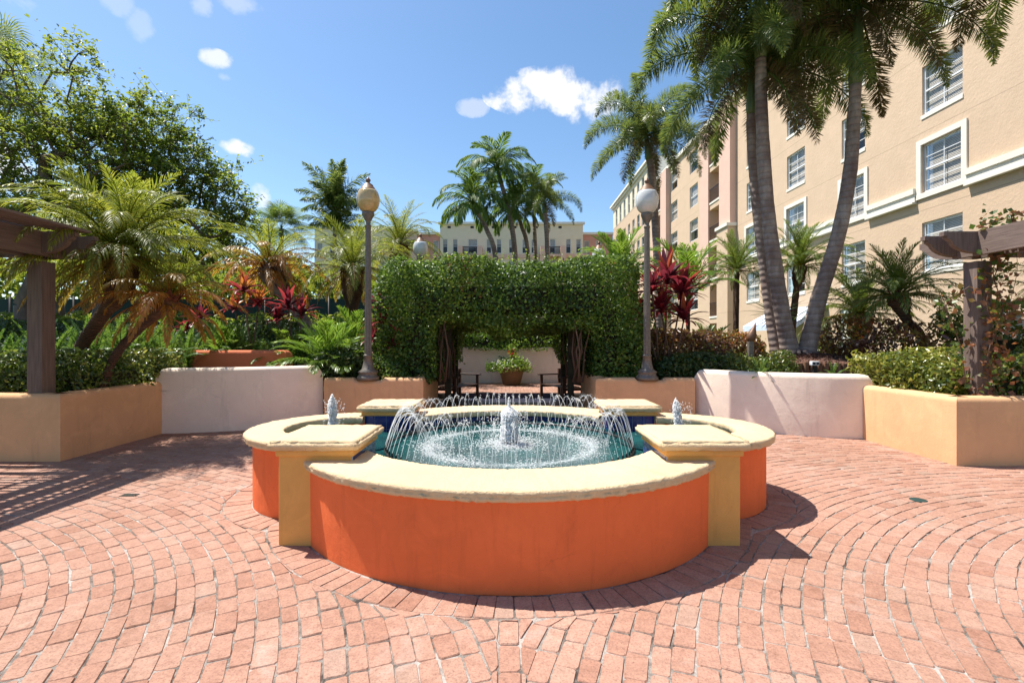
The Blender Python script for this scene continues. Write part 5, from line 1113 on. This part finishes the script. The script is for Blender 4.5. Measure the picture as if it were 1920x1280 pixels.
# right bed
sbox('reddish brown croton hedge right of the lamp post', (2.75, 9.7, .70), (5.2, 10.7, 1.62), 12500, .085, 'l_croton', .25, .12, name='croton_hedge', cat='hedge')
sbox('clipped green shrub in front of the croton hedge by the garden light', (4.1, 9.0, .70), (5.35, 9.6, 1.18), 4200, .06, 'l_shrub')
sbox('leafy dark green plants at the foot of the white globed lamp post', (2.75, 9.0, .70), (4.0, 9.6, 1.15), 4200, .09, 'l_dark')
sbox('low green shrub right of the palm trunk bases', (6.9, 10.9, .70), (7.9, 11.7, 1.45), 3600, .075, 'l_shrub')
def croton(label, px, D_, w, z1, n, mat='l_croton', nst=9):
    x = F(px, D_); st = [((x + random.uniform(-.1, .1), D_, .7), (x + random.uniform(-w, w)*.8, D_ + random.uniform(-.25, .25), random.uniform(1.1, z1-.1)), .018) for _ in range(nst)]
    return clump('croton', label, 'shrub', ell((x, D_, (z1+.95)/2 + .1), (w, .45, (z1-.95)/2+.1)), (x-w*1.2, D_-.6, .85), (x+w*1.2, D_+.6, z1+.2), n, .11, mat, .45, .5, .22, stems=st)
croton('dark maroon croton shrub in front of the ground floor window', 1590, 10.6, .62, 1.85, 1100)
croton('branchy croton with orange and green leaves right of the palm bed', 1672, 9.2, .48, 1.75, 900)
croton('sparse twiggy croton against the tan wall beside the vine post', 1775, 8.6, .42, 1.6, 260, nst=14)
croton('tall croton under the leaning date palm', 1712, 9.9, .40, 1.7, 420, nst=12)
sbox('bright yellow green shrub spilling over the right planter wall', (5.55, 6.75, .70), (6.75, 7.9, 1.26), 6800, .085, 'l_shruby', .2, .12, stems=[((6, 6.9, .7), (5.7, 6.6, 1.0), .012), ((6.3, 6.9, .7), (6.1, 6.6, 1.05), .012)])
sbox('yellow green shrub at the foot of the vine covered post', (5.62, 6.35, .70), (6.0, 6.8, 1.12), 1500, .08, 'l_shruby', .12, .1)
sbox('mixed green shrub with reddish tips at the right edge', (6.25, 6.2, .70), (8.6, 7.3, 1.36), 6500, .085, 'l_shrub', .2, .15)
sbox('tall loose green shrub in front of the dark doorway at the right edge', (8.2, 8.6, .70), (9.8, 9.4, 2.1), 2600, .11, 'l_shrub', .3, .3)
# vine on the right pergola
vine = thing('climbing_vine', 'vine with green and rusty leaves climbing the right pergola post and hanging from its beam', 'vine', (6.0, 6.1, .8))
def vstrand(pts, n, sp, r=.006):
    pts = bez(pts, 14); base = vine.location; mb = MB(); mb.tube([p-base for p in pts], r, 5); mb.build('vine_stem', 'twig', vine)
    P = np.array([list(pts[min(len(pts)-1, int(random.random()*len(pts)))] - base) for _ in range(n)]) + rng.normal(0, sp, (n, 3)); V, Fc, va = leaves(P, P*0 + np.array([-.3, -.8, .3]), .075, .8, .8); tag(link('vine_leaves', quick('foliage', V, Fc, va, 'l_vine'), vine), kind='stuff')
vstrand([(5.9, 6.1, .8), (6.12, 6.07, 1.4), (6.0, 6.08, 2.0), (6.12, 6.05, 2.5), (6.0, 6.05, 2.95)], 320, .07)
vstrand([(6.15, 6.1, .8), (5.98, 6.05, 1.3), (6.2, 6.08, 1.9), (6.02, 6.02, 2.4), (6.3, 6.0, 2.9)], 260, .09)
vstrand([(5.86, 6.2, .9), (5.72, 6.15, 1.5), (5.6, 6.2, 1.95), (5.85, 6.15, 2.2)], 110, .06)
for x in (6.25, 6.5, 6.62): vstrand([(x, 6.0, 2.9), (x+.03, 5.98, 2.4), (x-.05, 6.0, 1.9), (x+.02, 6.0, 1.5 + random.random()*.3)], 36, .035, .003)
vstrand([(5.9, 6.0, 2.95), (6.0, 5.5, 3.0), (5.95, 5.0, 2.98)], 90, .05)
vstrand([(6.2, 6.3, 1.1), (6.8, 6.2, 1.15), (7.4, 6.25, 1.2)], 120, .05)

# ------------------------------------------------------------ broadleaf trees, upper left
def tree(label, base, blobs, ntar, leafn, lsize, mat='l_tree', trunk_r=.22, fork=2.2, seed=1):
    random.seed(seed); lr = np.random.default_rng(seed); base = Vector(base); T = []
    tot = sum(b[1][0]*b[1][1]*b[1][2] for b in blobs)
    for c, r in blobs:
        k = max(4, int(ntar*r[0]*r[1]*r[2]/tot)); q = lr.normal(0, 1, (k, 3)); q = q/np.linalg.norm(q, axis=1)[:, None]*lr.uniform(.25, 1, (k, 1))**.5; T.append(np.array(c) + q*np.array(r))
    T = np.concatenate(T); f = np.array([base.x, base.y, base.z + fork]); nodes_ = [np.array(base), f*.5 + np.array(base)*.5, f]; par = [-1, 0, 1]
    T = T[np.argsort(np.linalg.norm(T - f, axis=1))]; A = np.array(nodes_); tips = []
    for t in T:
        A = np.array(nodes_[2:]); d = np.linalg.norm(A - t, axis=1) + .25*np.linalg.norm(A - f, axis=1); j = int(np.argmin(d)) + 2; p = nodes_[j]
        m_ = (p + t)/2 + lr.normal(0, .06, 3)*np.linalg.norm(t-p) + np.array([0, 0, -.02]); nodes_.append(m_); par.append(j); nodes_.append(t); par.append(len(nodes_)-2); tips.append(t)
    cnt = [0]*len(nodes_)
    for i in range(len(nodes_)-1, 0, -1): cnt[i] += 1; cnt[par[i]] += cnt[i]
    rad = [trunk_r*(c/max(cnt[0], 1))**.56 for c in cnt]; root = thing('tree', label, 'tree', base); mb = MB(); tb = MB()
    tb.tube([Vector(nodes_[0])-base, Vector(nodes_[1])-base + Vector((.06, 0, 0)), Vector(nodes_[2])-base], [trunk_r*1.25, trunk_r, trunk_r*.92], 12); tb.build('trunk', 'bark', root)
    for i in range(3, len(nodes_)): mb.tube([Vector(nodes_[par[i]])-base, Vector(nodes_[i])-base], [max(.008, min(rad[par[i]], rad[i]*1.5)), max(.006, rad[i])], 5, cap=False)
    mb.build('branches', 'bark', root)
    tips = np.array(tips); k = len(tips); dirs = lr.normal(0, 1, (k*5, 3)); dirs[:, 2] = dirs[:, 2]*.6 + .35; dirs = unit(dirs); st = np.repeat(tips, 5, 0); u = lr.uniform(.05, 1, (k*5, leafn)); L_ = lr.uniform(.25, .7, (k*5, 1))
    P = st[:, None, :] + dirs[:, None, :]*(u*L_)[:, :, None] + lr.normal(0, .055, (k*5, leafn, 3)); P = P.reshape(-1, 3) - np.array(base); nr = np.tile([0, 0, 1.], (len(P), 1))
    tone = np.clip(np.repeat(lr.normal(.5, .17, k*5), leafn) + lr.normal(0, .13, len(P)), 0, 1); V, Fc, va = leaves(P, nr, lsize, .5, .55, .3, tone); tag(link('crown', quick('crown', V, Fc, va, mat), root), kind='stuff')
    # twigs carrying the leaf sprays
    tw = MB()
    for s_, d_, l_ in zip(st[::2], dirs[::2], L_[::2, 0]): a = Vector(s_)-base; tw.tube([a, a + Vector(d_)*float(l_)], [.008, .003], 3, cap=False)
    tag(tw.build('twigs', 'bark', root), kind='stuff')
    return root
def bl(px, py, D_, rx, ry, rz): return ((F(px, D_), D_, ZZ(py, D_)), (rx, ry, rz))
tree('large broadleaf tree with light green crown filling the upper left corner', (F(45, 13.5), 13.5, .5), [bl(60, 190, 13.5, 2.3, 1.6, 1.9), bl(-60, 260, 13.5, 2.3, 1.8, 2.4), bl(150, 290, 13.3, 1.9, 1.5, 1.7), bl(40, 380, 13, 2.2, 1.6, 1.3), bl(-150, 160, 14, 1.8, 1.5, 1.5), bl(210, 200, 13.5, 1.1, .9, .9), bl(140, 130, 13.5, .9, .8, .8)], 430, 11, .12, trunk_r=.24, fork=2.0, seed=5)
tree('broadleaf tree whose crown slopes down to the right over the left garden', (F(185, 14.5), 14.5, .5), [bl(250, 300, 14.5, 2.0, 1.5, 1.5), bl(330, 350, 14.5, 1.7, 1.3, 1.3), bl(300, 240, 14.5, 1.0, .9, .9), bl(395, 400, 14.5, 1.1, 1.0, .9), bl(200, 400, 14.5, 1.6, 1.2, 1.2), bl(345, 235, 14.5, .5, .5, .6), bl(425, 350, 14.5, .8, .7, .8), bl(450, 410, 14.5, .7, .6, .6), bl(385, 290, 14.5, .6, .5, .5)], 400, 11, .12, trunk_r=.19, fork=2.6, seed=9)
tree('slender multi branched tree behind the left timber post', (F(110, 16), 16, .5), [bl(100, 430, 16, 1.8, 1.2, 1.3), bl(-20, 420, 16, 2.0, 1.2, 1.6), bl(330, 450, 16.5, 1.4, 1.2, 1.0), bl(430, 430, 17, 1.0, 1.0, .8)], 130, 12, .14, trunk_r=.16, fork=2.2, seed=13)
tree('thin stemmed tree behind the smaller leaning palm', (F(300, 17), 17, .5), [bl(300, 430, 17, 1.6, 1.2, 1.0), bl(400, 470, 17, 1.2, 1.0, .8), bl(450, 450, 17.5, 1.0, 1.0, .7)], 90, 12, .14, trunk_r=.13, fork=2.4, seed=17)
